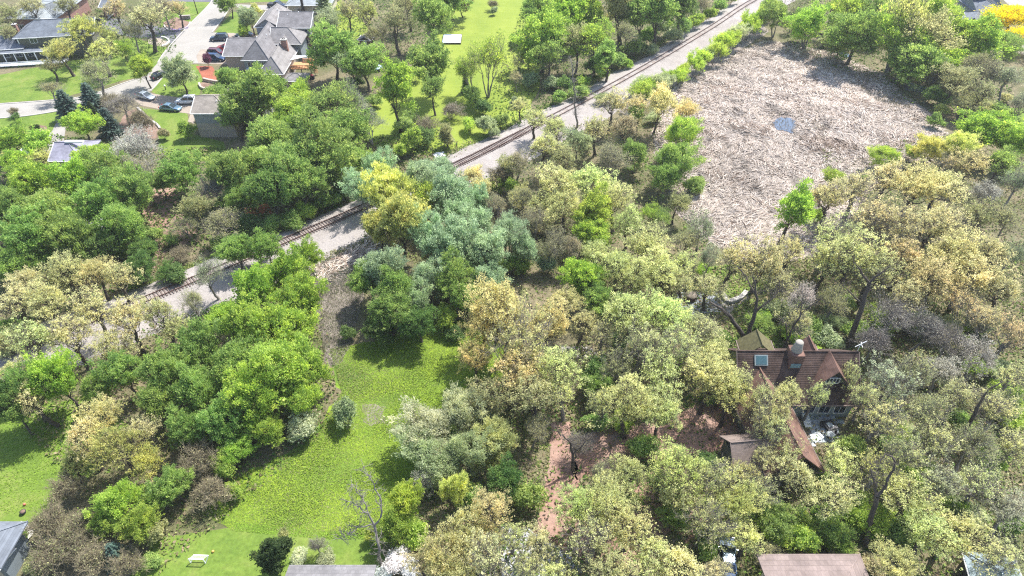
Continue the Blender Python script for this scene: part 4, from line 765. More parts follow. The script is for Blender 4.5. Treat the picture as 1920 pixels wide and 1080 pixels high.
def chimney(parent, mat, x, y, wx, wy, z0, z1, pots=1):
    c = box('chimney', parent, mat, x - wx/2, x + wx/2, y - wy/2, y + wy/2, z0, z1)
    box('chimney_cap', c, M_found, x - wx/2 - .1, x + wx/2 + .1, y - wy/2 - .1, y + wy/2 + .1, z1, z1 + .15)
    for i in range(pots): lathe('flue', c, M_dark, [(.16, z1 + .15), (.13, z1 + .55)], 8, x + (i - (pots - 1) / 2) * .5, y)
    return c
def vents(parent, pts_):
    for x, y, z in pts_: lathe('vent_pipe', parent, M_white, [(.09, z - .2), (.09, z + .45)], 8, x, y)

# --- two storey grey house at the far end of the row
b0 = P(521, 98, 0); ze = 7.4
x0, x1 = P(521.5, 52, ze).x, P(579, 52, ze).x; yf = P(550, 52, ze).y + .3; yb = yf + 10.5; zr = 9.9
h = empty('house', (x0, yf, 0), 0, 'grey sided two storey house with red brick ground floor and long grey roof', 'house')
L = x1 - x0
gable_wall(h, W_grey, 0, L, 0, 10.5, 4.9, ze, zr, 'x', (False, True)); box('brick_wall', h, B_red, -.02, L + .02, -.03, 10.45, 1.7, 4.9); box('foundation', h, M_found, .02, L - .02, .0, 10.4, -.1, 1.7)
roof(h, R_grey, 0, L, 0, 10.5, ze, zr, 'x')
gable_wall(h, W_grey, -6.6, -.1, .8, 13, 0, ze - .1, zr - .4, 'y'); roof(h, R_pale, -6.6, -.1, .8, 13, ze - .1, zr - .4, 'y', label='pale sloping roof of the side wing')
for a, z in ((L - 1.4, 5.6), (1.2, 5.6), (L - 1.6, 2.8), (3.2, 2.6)): window(h, a, 0 if z > 5 else -.03, z, 1.5 if a > 2 else .9, 1.3)
window(h, -4.2, .8, 4.6, .9, 1.5); window(h, -1, .8, 5.2, .8, 1.2); vents(h, [(2, 4.2, 9.2), (5, 5, 9.6), (-3.6, 5, 9.0), (-2.2, 9, 9.0)])
box('porch_step', h, M_found, 2, 4, -1.2, -.04, 0, .6)

# --- rambling grey roofed house with the garage, chimney, deck and shade sail
def HX(px, py, z): return P(px, py, z)
gx0, gx1 = P(421, 104, 4.2).x, P(480, 104, 4.2).x; gy = P(450, 104, 4.2).y
h = empty('house', (gx0, gy, 0), 0, 'rambling house with many grey hipped roofs, brick chimney and attached garage', 'house')
o_ = Vector((gx0, gy, 0))
def LX(px, py, z): return P(px, py, z) - o_
gw = gx1 - gx0
gd = (P(450, 71, 6.6).y - gy) * 2
gable_wall(h, B_tan, 0, gw, 0, gd, 0, 4.2, 6.6, 'x'); roof(h, R_grey, 0, gw, 0, gd, 4.2, 6.6, 'x')
box('garage_door', h, M_door, -.09, -.03, 1.2, 5.8, .1, 2.6); box('garage_door', h, M_door, -.09, -.03, 7, 9.6, .1, 2.6)
a, b = LX(456, 112, 5.2), LX(503, 112, 5.2); yB = a.y
gable_wall(h, W_slate, a.x, b.x, yB, yB + 16, 0, 5.2, 5.3, 'y', (False, False)); roof(h, R_grey, a.x, b.x, yB, yB + 16, 5.2, 9.2, 'y', True, False)
mid_ = (a.x + b.x) / 2
f = window(h, mid_ - 1.2, yB, 3.1, 2.6, 1.5, mull=2); window(h, mid_ + 1.9, yB, 3.1, 1.2, 1.5)
box('bay', h, M_white, mid_ - 2.9, mid_ + .4, yB - .7, yB - .01, 2.6, 2.95)
c_, d_ = LX(501, 138, 4.2), LX(529, 138, 4.2)
gable_wall(h, B_tan, b.x + .05, d_.x, c_.y, yB + 15, 0, 4.2, 4.3, 'y', (False, False)); roof(h, R_pale, b.x - .6, d_.x, c_.y, yB + 15, 4.2, 7.6, 'y', True, False, label='pale roof of the front wing')
roof(h, R_pale, mid_ + 2, d_.x + 1.5, yB + 9, yB + 16.5, 6.0, 9.0, 'x', False, True); box('wall', h, W_slate, mid_ + 2.3, d_.x + 1.2, yB + 9.2, yB + 16.2, 0, 6.0)
e_ = LX(546, 133, 0); chimney(h, B_red, e_.x - .3, e_.y + .3, 1.5, 1.0, 0, 8.6, 2)
e_ = LX(552, 151, 2.6); roof(h, R_pale, e_.x - 2.6, e_.x + 2.6, e_.y, e_.y + 4.2, 2.6, 3.7, 'x', True, True, name='porch_roof'); box('porch_wall', h, B_tan, e_.x - 2.4, e_.x + 2.4, e_.y + .1, e_.y + 4.1, 0, 2.6)
vents(h, [(2.5, gd * .55, 6.4), (mid_ - .2, yB + 5, 9.1), (mid_ + 1.5, yB + 8, 8.6)])
# deck
dk = LX(566, 126, 2.6); dw = empty('deck', P(566, 124, 2.6) * 1, 0, 'raised orange timber deck behind the chimney of the grey roofed house', 'deck'); dw.location.z = 0
box('deck_floor', dw, M_deck, -2.6, 2.9, -1.8, 2.6, 2.4, 2.6)
for i in range(12): box('plank', dw, M_deck, -2.6 + i * .46, -2.6 + i * .46 + .43, -1.82, 2.62, 2.602, 2.64)
for p, q in (((-2.5, -1.75, 0), (2.8, -1.75, 0)), ((2.85, -1.75, 0), (2.85, 2.55, 0)), ((-.2, 2.55, 0), (2.85, 2.55, 0))):
    p, q = Vector(p), Vector(q); s = [(p + Vector((0, 0, 3.55)), q + Vector((0, 0, 3.55)), .14), (p + Vector((0, 0, 2.8)), q + Vector((0, 0, 2.8)), .08)]
    for k in range(14): r_ = p.lerp(q, k / 13); s.append((r_ + Vector((0, 0, 2.6)), r_ + Vector((0, 0, 3.55)), .12))
    beams('railing', dw, M_deck, s)
for x, y in ((-2.4, -1.7), (.2, -1.7), (2.7, -1.7), (2.7, 2.4)): beams('post', dw, M_dark, [((x, y, 0), (x, y, 2.4), .2)])
beams('stair', dw, M_deck, [((2.9, .2 - k * .0, 2.4 - k * .3), (4.0, .2, 2.4 - k * .3), .12) for k in range(7)])
s_ = [P(544, 112.5, 4.6), P(584, 104.5, 5.6), P(551, 103, 4.9)]; cen = sum(s_, Vector()) / 3; cen.z = 4.6
V = []; nn_ = 8
for i in range(nn_ + 1):
    for j in range(nn_ + 1 - i):
        a_, b_ = i / nn_, j / nn_; cc = 1 - a_ - b_; q = s_[0] * cc + s_[1] * a_ + s_[2] * b_; k_ = a_ * b_ * cc * 27; pin = (a_ * b_ + b_ * cc + a_ * cc)
        q = q.lerp(Vector((cen.x, cen.y, q.z)), pin * .28); q.z -= k_ * .35; V.append(q - Vector((cen.x, cen.y, 0)))
F = []; st = [sum(nn_ + 1 - q for q in range(i)) for i in range(nn_ + 2)]
for i in range(nn_):
    for j in range(nn_ - i):
        F.append((st[i] + j, st[i + 1] + j, st[i] + j + 1))
        if j < nn_ - i - 1: F.append((st[i + 1] + j, st[i + 1] + j + 1, st[i] + j + 1))
sl = empty('shade_sail', (cen.x, cen.y, 0), 0, 'white triangular shade sail stretched over the orange timber deck', 'shade sail')
mesh('sail_cloth', V, F, M_white, sl, True); beams('pole', sl, M_dark, [((s_[1].x - cen.x, s_[1].y - cen.y, 0), (s_[1].x - cen.x, s_[1].y - cen.y, 5.8), .12)])

# --- brick and siding garage house below the parked cars
ze = 6.3; a, b = P(357, 213, ze), P(434, 213, ze); zr = 8.3; rd = P(380, 179, zr).y - a.y
h = empty('house', (a.x, a.y, 0), 0, 'pale roofed house end with grey siding above stone coloured brick, below the parked cars', 'house')
L = b.x - a.x - .4; D = rd * 2 - .6
box('brick_wall', h, B_tan, .4, L, .4, D, -.1, 3.6); box('wall', h, W_grey, .38, L + .02, .36, D, 3.6, ze)
roof(h, R_tan, .4, L, .4, D, ze, zr, 'x', False, True, ov=.4)
mesh('gable', [(.38, .4, ze), (.38, D, ze), (.38, D / 2 + .2, zr - .25)], [(0, 2, 1)], W_grey, h)
box('wing_wall', h, W_grey, 3, 14, D - 3, D + 9, 0, 4.6); roof(h, R_tan, 3, 14, D - 3, D + 9, 4.6, 7.0, 'x', True, True, ov=.4, label='pinkish tan hip roof behind')
vents(h, [(5.3, D * .35, 7.6), (8, D * .8, 7.4)])
lathe('lamp', h, M_dark, [(.1, 5.7), (.16, 5.8), (.16, 6.0), (.05, 6.1)], 8, 7.2, .2)

# --- olive house with the long porch and pale deck
ze = 6.0; a = P(26, 72, ze); yaw = math.radians(9)
h = empty('house', (a.x, a.y, 0), yaw, 'dark olive house with slate roof, white trimmed porch and pale deck', 'house')
gable_wall(h, W_olive, .6, 20, .3, 10, 0, ze, 8.9, 'x', (False, True)); roof(h, R_blue, 0, 20.5, .3, 10, ze, 8.9, 'x', True, False)
box('corner_board', h, M_white, .5, .75, .12, .28, 2.8, 6.0)
for x, z in ((4.6, 4.3), (12, 4.2), (16, 4.2)): window(h, x, .3, z, 1.9, 1.3)
gable_wall(h, W_olive, -9, 6, -.2, 8, 0, 3.6, 5.4, 'x'); roof(h, R_slate, -9, 1.5, -1, 7.5, 3.6, 5.8, 'x', True, True, label='lower slate roof of the side wing')
roof(h, R_blue, -9, 13, -2.6, .2, 3.0, 3.35, 'x', False, False, ov=.1, name='porch_roof')
for i in range(9): beams('post', h, M_white, [((-8.8 + i * 2.7, -2.5, .5), (-8.8 + i * 2.7, -2.5, 2.9), .2)])
for i in range(6): window(h, -7 + i * 3.2, -.2, .9, 1.6, 1.6)
box('deck_floor', h, plain('pale_deck_boards', (.50, .52, .54), .7), -10, 13, -5.6, -2.7, .35, .55)
beams('railing', h, M_white, [((-10 + k * 1.2, -5.5, .5), (-10 + k * 1.2, -5.5, 1.4), .1) for k in range(18)] + [((-10, -5.5, 1.4), (12, -5.5, 1.4), .12)])
chimney(h, B_red, -1.6, 6.5, 1, 1, 4, 7.6, 1)
def rock(parent, name, x, y, z, r, mat, seed=0, sq=.7):
    rr = random.Random(seed); V = []; F = []
    for i in range(5):
        for j in range(7):
            th = math.pi * (i + .5) / 5; ph = 2 * math.pi * j / 7; k = r * rr.uniform(.8, 1.15); V.append((x + k * math.sin(th) * math.cos(ph), y + k * math.sin(th) * math.sin(ph), z + k * sq * math.cos(th)))
    for i in range(4):
        for j in range(7): F.append((i*7+j, (i+1)*7+j, (i+1)*7+(j+1) % 7, i*7+(j+1) % 7))
    F += [tuple(range(7)), tuple(range(28, 35))[::-1]]
    return mesh(name, V, F, mat, parent)

# --- pale roofed building and brick wall at the top corner
ze = 5.0; a, b = P(14, 34, ze), P(103, 34, ze)
h = empty('house', (a.x, a.y, 0), 0, 'long low building with a wide pale grey roof above a dark brick wall', 'house')
L = b.x - a.x; box('wall', h, B_red, .3, L - .3, .3, 20, 0, ze); roof(h, R_white, 0, L, 0, 20, ze, 6.6, 'x', True, True)
for i in range(5): window(h, 3 + i * 3.6, .3, 1.6, 1.5, 1.3)
ze = 3.4; a, b = P(188, 13, ze), P(208, 13, ze)
h = empty('house', (a.x, a.y, 0), 0, 'small brick garage with a pale roof at the end of the dark driveway', 'garage')
L = b.x - a.x; box('wall', h, B_red, .2, L - .2, .3, 6, 0, ze); roof(h, R_blue, 0, L, 0, 6, ze, 4.6, 'x'); beams('stair_rail', h, M_white, [((L + .4, -.3, 1.5), (L - 1.2, -1.8, .5), .14)])
box('garage_door', h, M_door, 1, L - 1, .24, .3, .1, 2.2)
# --- cream walled house with pale teal roof
ze = 3.4; a, b = P(537, 9.5, ze), P(618, 9.5, ze)
h = empty('house', (a.x, a.y, 0), 0, 'cream walled house with pale bluish roof beyond the dark pickup', 'house')
L = b.x - a.x; box('wall', h, W_cream, .3, L - .3, .3, 11, 0, ze); roof(h, R_white, 0, L, 0, 11, ze, 5.9, 'x', True, True); window(h, 4, .3, 1.2, 1.8, 1.1); window(h, 9, .3, 1.2, 1.8, 1.1)
chimney(h, M_dark, 5.2, -.4, .7, .6, 0, 5.4, 1)
# --- house under the trees by the white path
ze = 4.2; a, b = P(96, 300, ze), P(152, 300, ze)
h = empty('house', (a.x, a.y, 0), 0, 'lavender grey roofed house almost hidden among the yellow green trees', 'house')
L = b.x - a.x; box('wall', h, W_cream, .3, L - .3, .3, 8, 0, ze); roof(h, shingle('lavender_shingles', (.25, .245, .30)), 0, L, 0, 8, ze, 6.2, 'x', False, True)
box('skylight', h, M_white, 2, L - .5, 3.6, 4.4, 6.2, 6.5); a = P(30, 296, 3.2)
h = empty('house', (a.x, a.y, 0), 0, 'small white roofed outbuilding glimpsed between pale yellow trees', 'shed')
box('wall', h, W_cream, -1.6, 1.6, 0, 4, 0, 2.6); roof(h, plain('white_roofing', (.75, .75, .77), .6), -1.6, 1.6, 0, 4, 2.6, 3.7, 'y')

# --- blue grey roofed house at the top corner
ze = 4.6; a, b = P(1832, 23, ze), P(1880, 21, ze)
h = empty('house', (a.x, a.y, 0), 0, 'blue grey roofed house behind the golden yellow tree', 'house')
L = b.x - a.x; gable_wall(h, W_slate, 0, L, 0, 11, 0, ze, 7.4, 'x'); roof(h, R_blue, 0, L, 0, 11, ze, 7.4, 'x', True, True)
a2 = P(1808, 46, 4.0) - Vector((a.x, a.y, 0)); wing = empty('house_wing', (0, 0, 0)); wing.parent = h; wing.location = (a2.x + 2.6, a2.y + .5, 0); wing.rotation_euler = (0, 0, math.radians(-35))
wing.name = 'front_wing'; box('wall', wing, W_slate, -2.6, 2.6, 0, 9, 0, 4.0); roof(wing, R_blue, -2.8, 2.8, -.2, 9, 4.0, 5.9, 'y', False, True)
vents(h, [(1.5, 3, 6)])

# --- big brown shingled house among the oaks
ze, zr = 3.4, 8.6; a, b = P(1386, 658, zr), P(1606, 661, zr); hd = 5.2
h = empty('house', (a.x, a.y - hd, 0), math.radians(-.5), 'large steep roofed house of weathered red brown shingles with dormer and skylight under the oaks', 'house')
R_red = shingle('weathered_red_brown_shingles', (.078, .054, .045), .2, .5); R_rust = shingle('rust_red_shingles', (.165, .098, .076), .2, .45); M_moss = plain('mossy_shingles', (.11, .10, .045), .95, s=2, var=.3)
L = b.x - a.x
gable_wall(h, plain('green_grey_board', (.28, .33, .33), .8), .3, L - .3, .3, hd * 2 - .3, 0, ze, zr, 'x'); rf = roof(h, R_red, 0, L, 0, hd * 2, ze, zr, 'x', ov=.3, trim=R_brown)
sl_ = (zr - ze) / (hd + .3); V, F = [], []
for i in range(30):
    t0_, t1_ = i / 30, (i + 1) / 30; y_0, y_1 = -.3 + (hd + .3) * t0_, -.3 + (hd + .3) * t1_; z_0, z_1 = ze + (zr - ze) * t0_ + .05, ze + (zr - ze) * t1_ + .01; k = len(V)
    for xx in (-.3, L + .3): V += [(xx, y_0, z_0), (xx, y_1, z_1), (xx, y_0, z_0 - .05)]
    F += [(k, k + 3, k + 4, k + 1), (k + 2, k + 5, k + 3, k)]
rc_ = mesh('shingle_courses', V, F, R_red, rf); rc_['kind'] = 'stuff'
def on_roof(px, py):
    """local point of the front slope seen at (px, py)"""
    o = h.location
    d = P(px, py, 0) - Vector((0, 0, CAM_H)); n_ = Vector((0, -sl_, 1)); p0 = Vector((o.x, o.y - .3, ze)); t = (p0 - Vector((0, 0, CAM_H))).dot(n_) / d.dot(n_)
    return Vector((0, 0, CAM_H)) + d * t - o
q = on_roof(1426, 675); sk = empty('skylight', (0, 0, 0)); sk.parent = h
bpy.data.objects.remove(sk); u1 = Vector((.95, -.0, 0)); u2 = Vector((0, .55, .55 * sl_))
def slab(name, parent, mat, corners, up):
    V = [c for c in corners] + [c + up for c in corners]; return mesh(name, V, [(3, 2, 1, 0), (4, 5, 6, 7), (0, 1, 5, 4), (1, 2, 6, 5), (2, 3, 7, 6), (3, 0, 4, 7)], mat, parent)
upv = Vector((0, -sl_, 1)).normalized()
fr = slab('skylight', h, plain('skylight_frame', (.24, .28, .28), .5), [q - u1 - u2, q + u1 - u2, q + u1 + u2, q - u1 + u2], upv * .22)
slab('pane', fr, plain('skylight_glass', (.06, .12, .13), .1, spec=.8), [q - u1 * .8 - u2 * .8 + upv * .2, q + u1 * .8 - u2 * .8 + upv * .2, q + u1 * .8 + u2 * .8 + upv * .2, q - u1 * .8 + u2 * .8 + upv * .2], upv * .05)
q = on_roof(1488, 680); c0 = box('chimney', h, R_rust, q.x - .9, q.x + .9, q.y - .6, q.y + 1.6, q.z - 1.4, zr + .9)
lathe('flue', c0, plain('pale_render', (.30, .275, .235), .9), [(.75, zr + .7), (.8, zr + 1.0), (.62, zr + 1.7), (.55, zr + 2.5), (.48, zr + 2.6)], 14, q.x, q.y + .6)
box('flashing', c0, plain('teal_flashing', (.16, .26, .28), .5), q.x - .7, q.x + .7, q.y - .68, q.y - .605, q.z - .3, q.z + .5)
q = on_roof(1556, 716); dz = q.z + 3.0
dm = mesh('dormer', [(q.x - 2.3, q.y - .3, q.z), (q.x + 2.3, q.y - .3, q.z), (q.x, q.y - .3, dz)], [(0, 1, 2)], M_dark, h)
window(dm, q.x, q.y - .3, q.z + .25, 1.9, 1.1, mull=3)
yb_ = q.y + 3.0 / sl_ + .1
for sgn in (-1, 1):
    c = [Vector((q.x + sgn * 2.9, q.y - .9, q.z - .5)), Vector((q.x + sgn * .0, q.y - .9, dz + .1)), Vector((q.x, yb_, dz + .1)), Vector((q.x + sgn * 2.9, q.y - .2, q.z - .5))]
    slab('dormer_roof', dm, R_rust, c if sgn > 0 else c[::-1], Vector((0, 0, .16)))
roof(h, R_rust, L * .58, L * .72, hd * 1.1, hd * 1.55, 6.9, 8.7, 'y', ov=.2, name='rear_dormer_roof', trim=R_brown); roof(h, M_moss, 1.2, 5.8, hd * 1.2, hd * 1.75, 6.6, 8.9, 'y', ov=.2, name='rear_dormer_roof', trim=R_brown)
an = lathe('antenna', h, M_white, [(.04, zr - .3), (.04, zr + 1.8)], 6, L + .1, hd); beams('antenna_arm', an, M_white, [((L - .5, hd, zr + 1.0), (L + 1.0, hd + .3, zr + 1.9), .07), ((L + .2, hd - .5, zr + 1.4), (L + .4, hd + .6, zr + 1.4), .05)])
for i in range(3): window(h, L * .62 + i * 2.2, .3, .9, 1.6, 1.8)
# long wing towards the drive
w0, w1 = P(1426, 690, 7.2), P(1502, 862, 5.8); dv = (w1 - w0); ln = math.hypot(dv.x, dv.y)
wg = empty('wing', (w0.x - h.location.x, w0.y - h.location.y, 0)); wg.parent = h; wg.rotation_euler = (0, 0, math.atan2(dv.y, dv.x) + math.pi / 2)
box('wall', wg, W_olive, -3.4, 3.4, -ln, 0, 0, 3.1)
rr_ = roof(wg, R_rust, -3.6, 3.6, -ln, 1.5, 3.1, 7.0, 'y', False, False, ov=.3, trim=R_brown); 
r2 = empty('cross_wing', (0, -ln * .45, 0)); r2.parent = wg
r2.location = (0, 0, 0); bpy.data.objects.remove(r2)
roof(wg, R_brown, -7.5, 0, -ln * .95, -ln * .55, 2.8, 5.6, 'x', False, False, ov=.3, name='cross_roof', trim=R_brown); box('cross_wall', wg, W_olive, -7.2, -3.45, -ln * .93, -ln * .57, 0, 2.8)
window(wg, 3.4, -ln * .6, 1, 1.8, 1.4, 'r'); window(wg, 3.4, -ln * .3, 1, 1.8, 1.4, 'r')

# --- roofs along the bottom edge
ze, zr = 4.4, 6.4; a, b = P(544, 1059, ze), P(704, 1061, ze); a.y -= 6.1
h = empty('house', (a.x, a.y, 0), 0, 'house with grey shingled roof and white rake edge below the lawn', 'house'); L = b.x - a.x
gable_wall(h, W_cream, .4, L - .4, -5.6, 5.6, 0, ze, zr, 'x'); roof(h, R_grey, 0, L, -6, 6, ze, zr, 'x', ov=.1); window(h, .4, -2, 1.2, 1.6, 1.3, 'l'); vents(h, [(3, -2, 5.4)])
ze, zr = 3.8, 5.2; a, b = P(1422, 1040, ze), P(1610, 1040, ze); a.y -= 6.1
h = empty('house', (a.x, a.y, 0), 0, 'house with pinkish brown shingled roof crossed by branch shadows, below the oak trunk', 'house'); L = b.x - a.x
gable_wall(h, W_cream, .4, L - .4, -5.6, 4.6, 0, ze, zr, 'x'); roof(h, shingle('pinkish_brown_shingles', (.215, .17, .155)), 0, L, -6, 6, ze, zr, 'x', False, True, ov=.2); window(h, .4, -2, 1.2, 1.4, 1.2, 'l'); vents(h, [(5, -3, 4.6)])
ze, zr = 2.6, 3.9; a = P(1852, 1046, ze)
h = empty('shed', (a.x, a.y, 0), math.radians(-12), 'metal roofed shed in pale blue grey beneath the cream oaks', 'shed')
box('wall', h, M_dark, -2.4, 2.6, -6, -.3, 0, ze); roof(h, plain('blue_grey_metal', (.30, .37, .40), .4, .5, s=1.2), -2.4, 2.8, -6.4, .2, ze, zr, 'y', True, True, ov=.3); box('door', h, M_door, .2, 1.3, -6.08, -6.0, 0, 2)
ze, zr = 4.2, 6.2; a = P(46, 972, 5.4)
h = empty('house', (a.x, a.y, 0), 0, 'house corner with blue grey hipped roof beside white boulders', 'house')
box('wall', h, W_slate, -11, -1.2, -4.9, -.5, 0, 4.2); roof(h, R_blue, -12, -.6, -5.3, 0, 4.2, 5.9, 'x', True, True, ov=.3); box('roof_step', h, R_slate, -11.5, -2.6, -3.0, -1.9, 5.2, 6.1)
a = P(22, 1026, 3.6)
h = empty('house', (a.x, a.y, 0), math.radians(-14), 'mauve brown low roof with white rake in the bottom corner', 'garage')
box('wall', h, W_cream, -9, -.3, -7, -.3, 0, 3.2); roof(h, R_brown, -9.3, 0, -7.3, 0, 3.3, 4.4, 'y', ov=.15)

# --- garden shed, garden pond cover, tarp
a = P(688, 84, 0); h = empty('shed', (a.x, a.y, 0), math.radians(-8), 'small garden shed with weathered grey roof under the trees', 'shed')
box('wall', h, M_bark_mulch, -1.6, 1.6, -1.2, 1.6, 0, 2.0); roof(h, R_pale, -1.6, 1.6, -1.2, 1.6, 2.0, 2.9, 'y'); box('door', h, M_white, -.5, .5, -1.26, -1.2, 0, 1.8)
a, b = P(829, 83, 0), P(866, 67, 0); h = empty('ground_cover_sheet', (a.x, a.y, 0), 0, 'rectangular raised bed covered with white and blue sheeting on the back lawn', 'garden bed')
WX, DY = b.x - a.x, b.y - a.y; bw = plain('dark_board', (.09, .08, .07), .9)
for nm, q in (('board', (-.1, WX + .1, -.1, 0)), ('board', (-.1, WX + .1, DY, DY + .1)), ('board', (-.1, 0, .01, DY - .01)), ('board', (WX, WX + .1, .01, DY - .01))): box(nm, h, bw, *q, 0, .5)
box('white_sheet', h, M_white, WX * .42, WX - .02, .02, DY - .02, .3, .38); box('blue_sheet', h, plain('pale_blue_sheet', (.45, .58, .72), .5, s=1.5, var=.25), .02, WX * .415, .02, DY - .02, .3, .36)
a = P(824, 292, 0); h = empty('junk_heap', (a.x, a.y, 0), .4, 'white tarpaulin and reddish boards heaped beside the railway bank', 'tarpaulin')
V = [(x, y, .15 + .5 * math.exp(-((x)**2 + y**2)) + .12 * math.sin(x * 4 + y * 3)) for y in np.linspace(-1, 1, 7) for x in np.linspace(-1.3, 1.3, 9)]
mesh('tarp', V + [(x, y, 0) for x, y, z in V], [(j*9+i, j*9+i+1, (j+1)*9+i+1, (j+1)*9+i) for j in range(6) for i in range(8)] + [(63+j*9+i, 63+(j+1)*9+i, 63+(j+1)*9+i+1, 63+j*9+i+1) for j in range(6) for i in range(8)], M_white, h, True)
for i in range(4): box('plank', h, B_red, -.2 + i * .3, .05 + i * .3, -1.9, -.9, .02 + i * .03, .12 + i * .03)
a = P(617, 302, 0); h = empty('rock_pile', (a.x, a.y, 0), 0, 'white rocks piled by the trees above the track', 'rocks')
for i in range(7): rock(h, 'rock', R0.uniform(-1.3, 1.3), R0.uniform(-.8, .8), .25, R0.uniform(.25, .55), M_white, i)
a = P(172, 423, 3.0); h = empty('shed', (P(172, 423, 2).x, P(172, 423, 2).y, 0), .2, 'white roofed lean-to glimpsed through the dark green trees', 'shed')
box('wall', h, W_cream, -1.8, 1.8, -1.2, 1.2, 0, 2.2); roof(h, M_white, -1.8, 1.8, -1.2, 1.2, 2.3, 2.9, 'x')

# ------------------------------------------------------------------ cars
def paint(name, c, met=.5):
    m, t, b = new_mat(name); b.inputs['Base Color'].default_value = (*c, 1); b.inputs['Metallic'].default_value = met; b.inputs['Roughness'].default_value = .28
    b.inputs['Coat Weight'].default_value = .6; b.inputs['Coat Roughness'].default_value = .05; return m
TYRE = plain('tyre_rubber', (.025, .025, .025), .9); RIM = plain('alloy_rim', (.45, .45, .47), .3, .8); LAMP = plain('lamp_glass', (.75, .78, .8), .15, spec=.8); TAIL = plain('tail_lamp_red', (.45, .02, .02), .2)
def car(px, py, yaw, kind, pm, label, z=0.04):
    g = P(px, py, z); root = empty('parked_car', (g.x, g.y, z), math.radians(yaw), label, 'car', 'cars parked on the driveways')
    sedan = kind == 'sedan'; pick = kind == 'pickup'; Lc, Wc, Hc = (5.0, 1.86, 1.46) if sedan else (5.9, 2.0, 1.9) if pick else (4.9, 1.95, 1.78)
    h0, belt = .28, (.92 if sedan else 1.08)
    if sedan: lo = [(-.5, .55, .78), (-.47, .80, .9), (-.36, .90, .96), (-.18, .95, .98), (.15, .95, 1), (.30, .86, .99), (.44, .74, .92), (.5, .55, .8)]; up = [(-.38, .0, .80), (-.22, 1, .72), (.02, 1, .72), (.25, .0, .80)]
    elif pick: lo = [(-.5, .80, .94), (-.48, 1.15, .97), (-.12, 1.15, 1), (-.1, 1.15, 1), (.22, 1.12, 1), (.3, 1.08, .99), (.47, 1.0, .94), (.5, .7, .86)]; up = [(-.12, .0, .86), (-.09, 1, .78), (.12, 1, .78), (.24, .0, .84)]
    else: lo = [(-.5, .62, .84), (-.485, 1.02, .94), (-.36, 1.08, .98), (0, 1.08, 1), (.2, 1.06, 1), (.3, 1.0, .99), (.45, .88, .93), (.5, .6, .82)]; up = [(-.48, .0, .86), (-.40, 1, .76), (.06, 1, .76), (.24, .0, .84)]
    V, F = [], []
    for x, t_, wf in lo:
        X = x * Lc; hw = Wc / 2 * wf; V += [(X, -hw * .97, h0), (X, -hw, h0 + (t_ - h0) * .45), (X, -hw * .93, t_), (X, hw * .93, t_), (X, hw, h0 + (t_ - h0) * .45), (X, hw * .97, h0)]
    n_ = len(lo)
    for i in range(n_ - 1):
        for j in range(6): k = (j + 1) % 6; F.append((i*6+j, i*6+k, (i+1)*6+k, (i+1)*6+j))
    F += [tuple(range(6))[::-1], tuple((n_-1)*6 + j for j in range(6))]
    b = mesh('body', V, F, pm, root, True); md = b.modifiers.new('bevel', 'BEVEL'); md.width = .05; md.segments = 2
    V, F = [], []
    for x, t_, wf in up: V += [(x * Lc, -Wc / 2 * (.93 if not t_ else wf), belt - .03 if not t_ else Hc - .05), (x * Lc, Wc / 2 * (.93 if not t_ else wf), belt - .03 if not t_ else Hc - .05)]
    F = [(0, 1, 3, 2), (2, 3, 5, 4), (4, 5, 7, 6), (0, 2, 4, 6), (1, 7, 5, 3), (0, 6, 7, 1)]
    mesh('glass', V, F, M_glass, root)
    x1_, x2_ = up[1][0] * Lc, up[2][0] * Lc; wr = Wc / 2 * up[1][2]
    rf = mesh('roof_panel', [(x1_ - .05, -wr, Hc - .06), (x2_ + .05, -wr, Hc - .06), (x2_ + .05, wr, Hc - .06), (x1_ - .05, wr, Hc - .06), (x1_ + .1, -wr * .9, Hc), (x2_ - .1, -wr * .9, Hc), (x2_ - .1, wr * .9, Hc), (x1_ + .1, wr * .9, Hc)], BOXF, pm, root)
    s = []
    for sg in (-1, 1):
        s += [((up[0][0]*Lc, sg*Wc/2*.92, belt), (x1_, sg*wr, Hc-.05), .09), ((up[3][0]*Lc, sg*Wc/2*.92, belt), (x2_, sg*wr, Hc-.05), .08), (((x1_+x2_)/2, sg*Wc/2*.94, belt), ((x1_+x2_)/2, sg*wr, Hc-.05), .07)]
    beams('pillars', root, pm, s)
    for sx in (-.31, .32):
        for sg in (-1, 1):
            V = []; F = []
            for k in range(12):
                a_ = k * math.pi / 6
                for yy in (Wc / 2 * .99, Wc / 2 * .99 - .22): V.append((sx * Lc + .34 * math.cos(a_), sg * yy, .34 + .34 * math.sin(a_)))
            for k in range(12): F.append((k*2, k*2+1, (k*2+3) % 24, (k*2+2) % 24))
            F += [tuple(range(0, 24, 2)), tuple(range(1, 24, 2))[::-1]]
            wl = mesh('wheel', V, F, TYRE, root)
            mesh('rim', [(sx * Lc + .2 * math.cos(k * math.pi / 4), sg * (Wc / 2 * .99 + .012), .34 + .2 * math.sin(k * math.pi / 4)) for k in range(8)], [tuple(range(8))], RIM, wl)
    for sg in (-1, 1):
        box('headlight', root, LAMP, Lc * .475, Lc * .497, min(sg*.52, sg*.82), max(sg*.52, sg*.82), .60, .74); box('tail_light', root, TAIL, -Lc * .499, -Lc * .48, min(sg*.55, sg*.82), max(sg*.55, sg*.82), .68, .86)
        box('mirror', root, pm, Lc * .15, Lc * .18, min(sg*Wc*.5, sg*(Wc*.5+.18)), max(sg*Wc*.5, sg*(Wc*.5+.18)), belt, belt + .14)
    if pick: box('truck_bed', root, M_dark, -Lc * .47, -Lc * .13, -Wc * .42, Wc * .42, 1.15, 1.17)
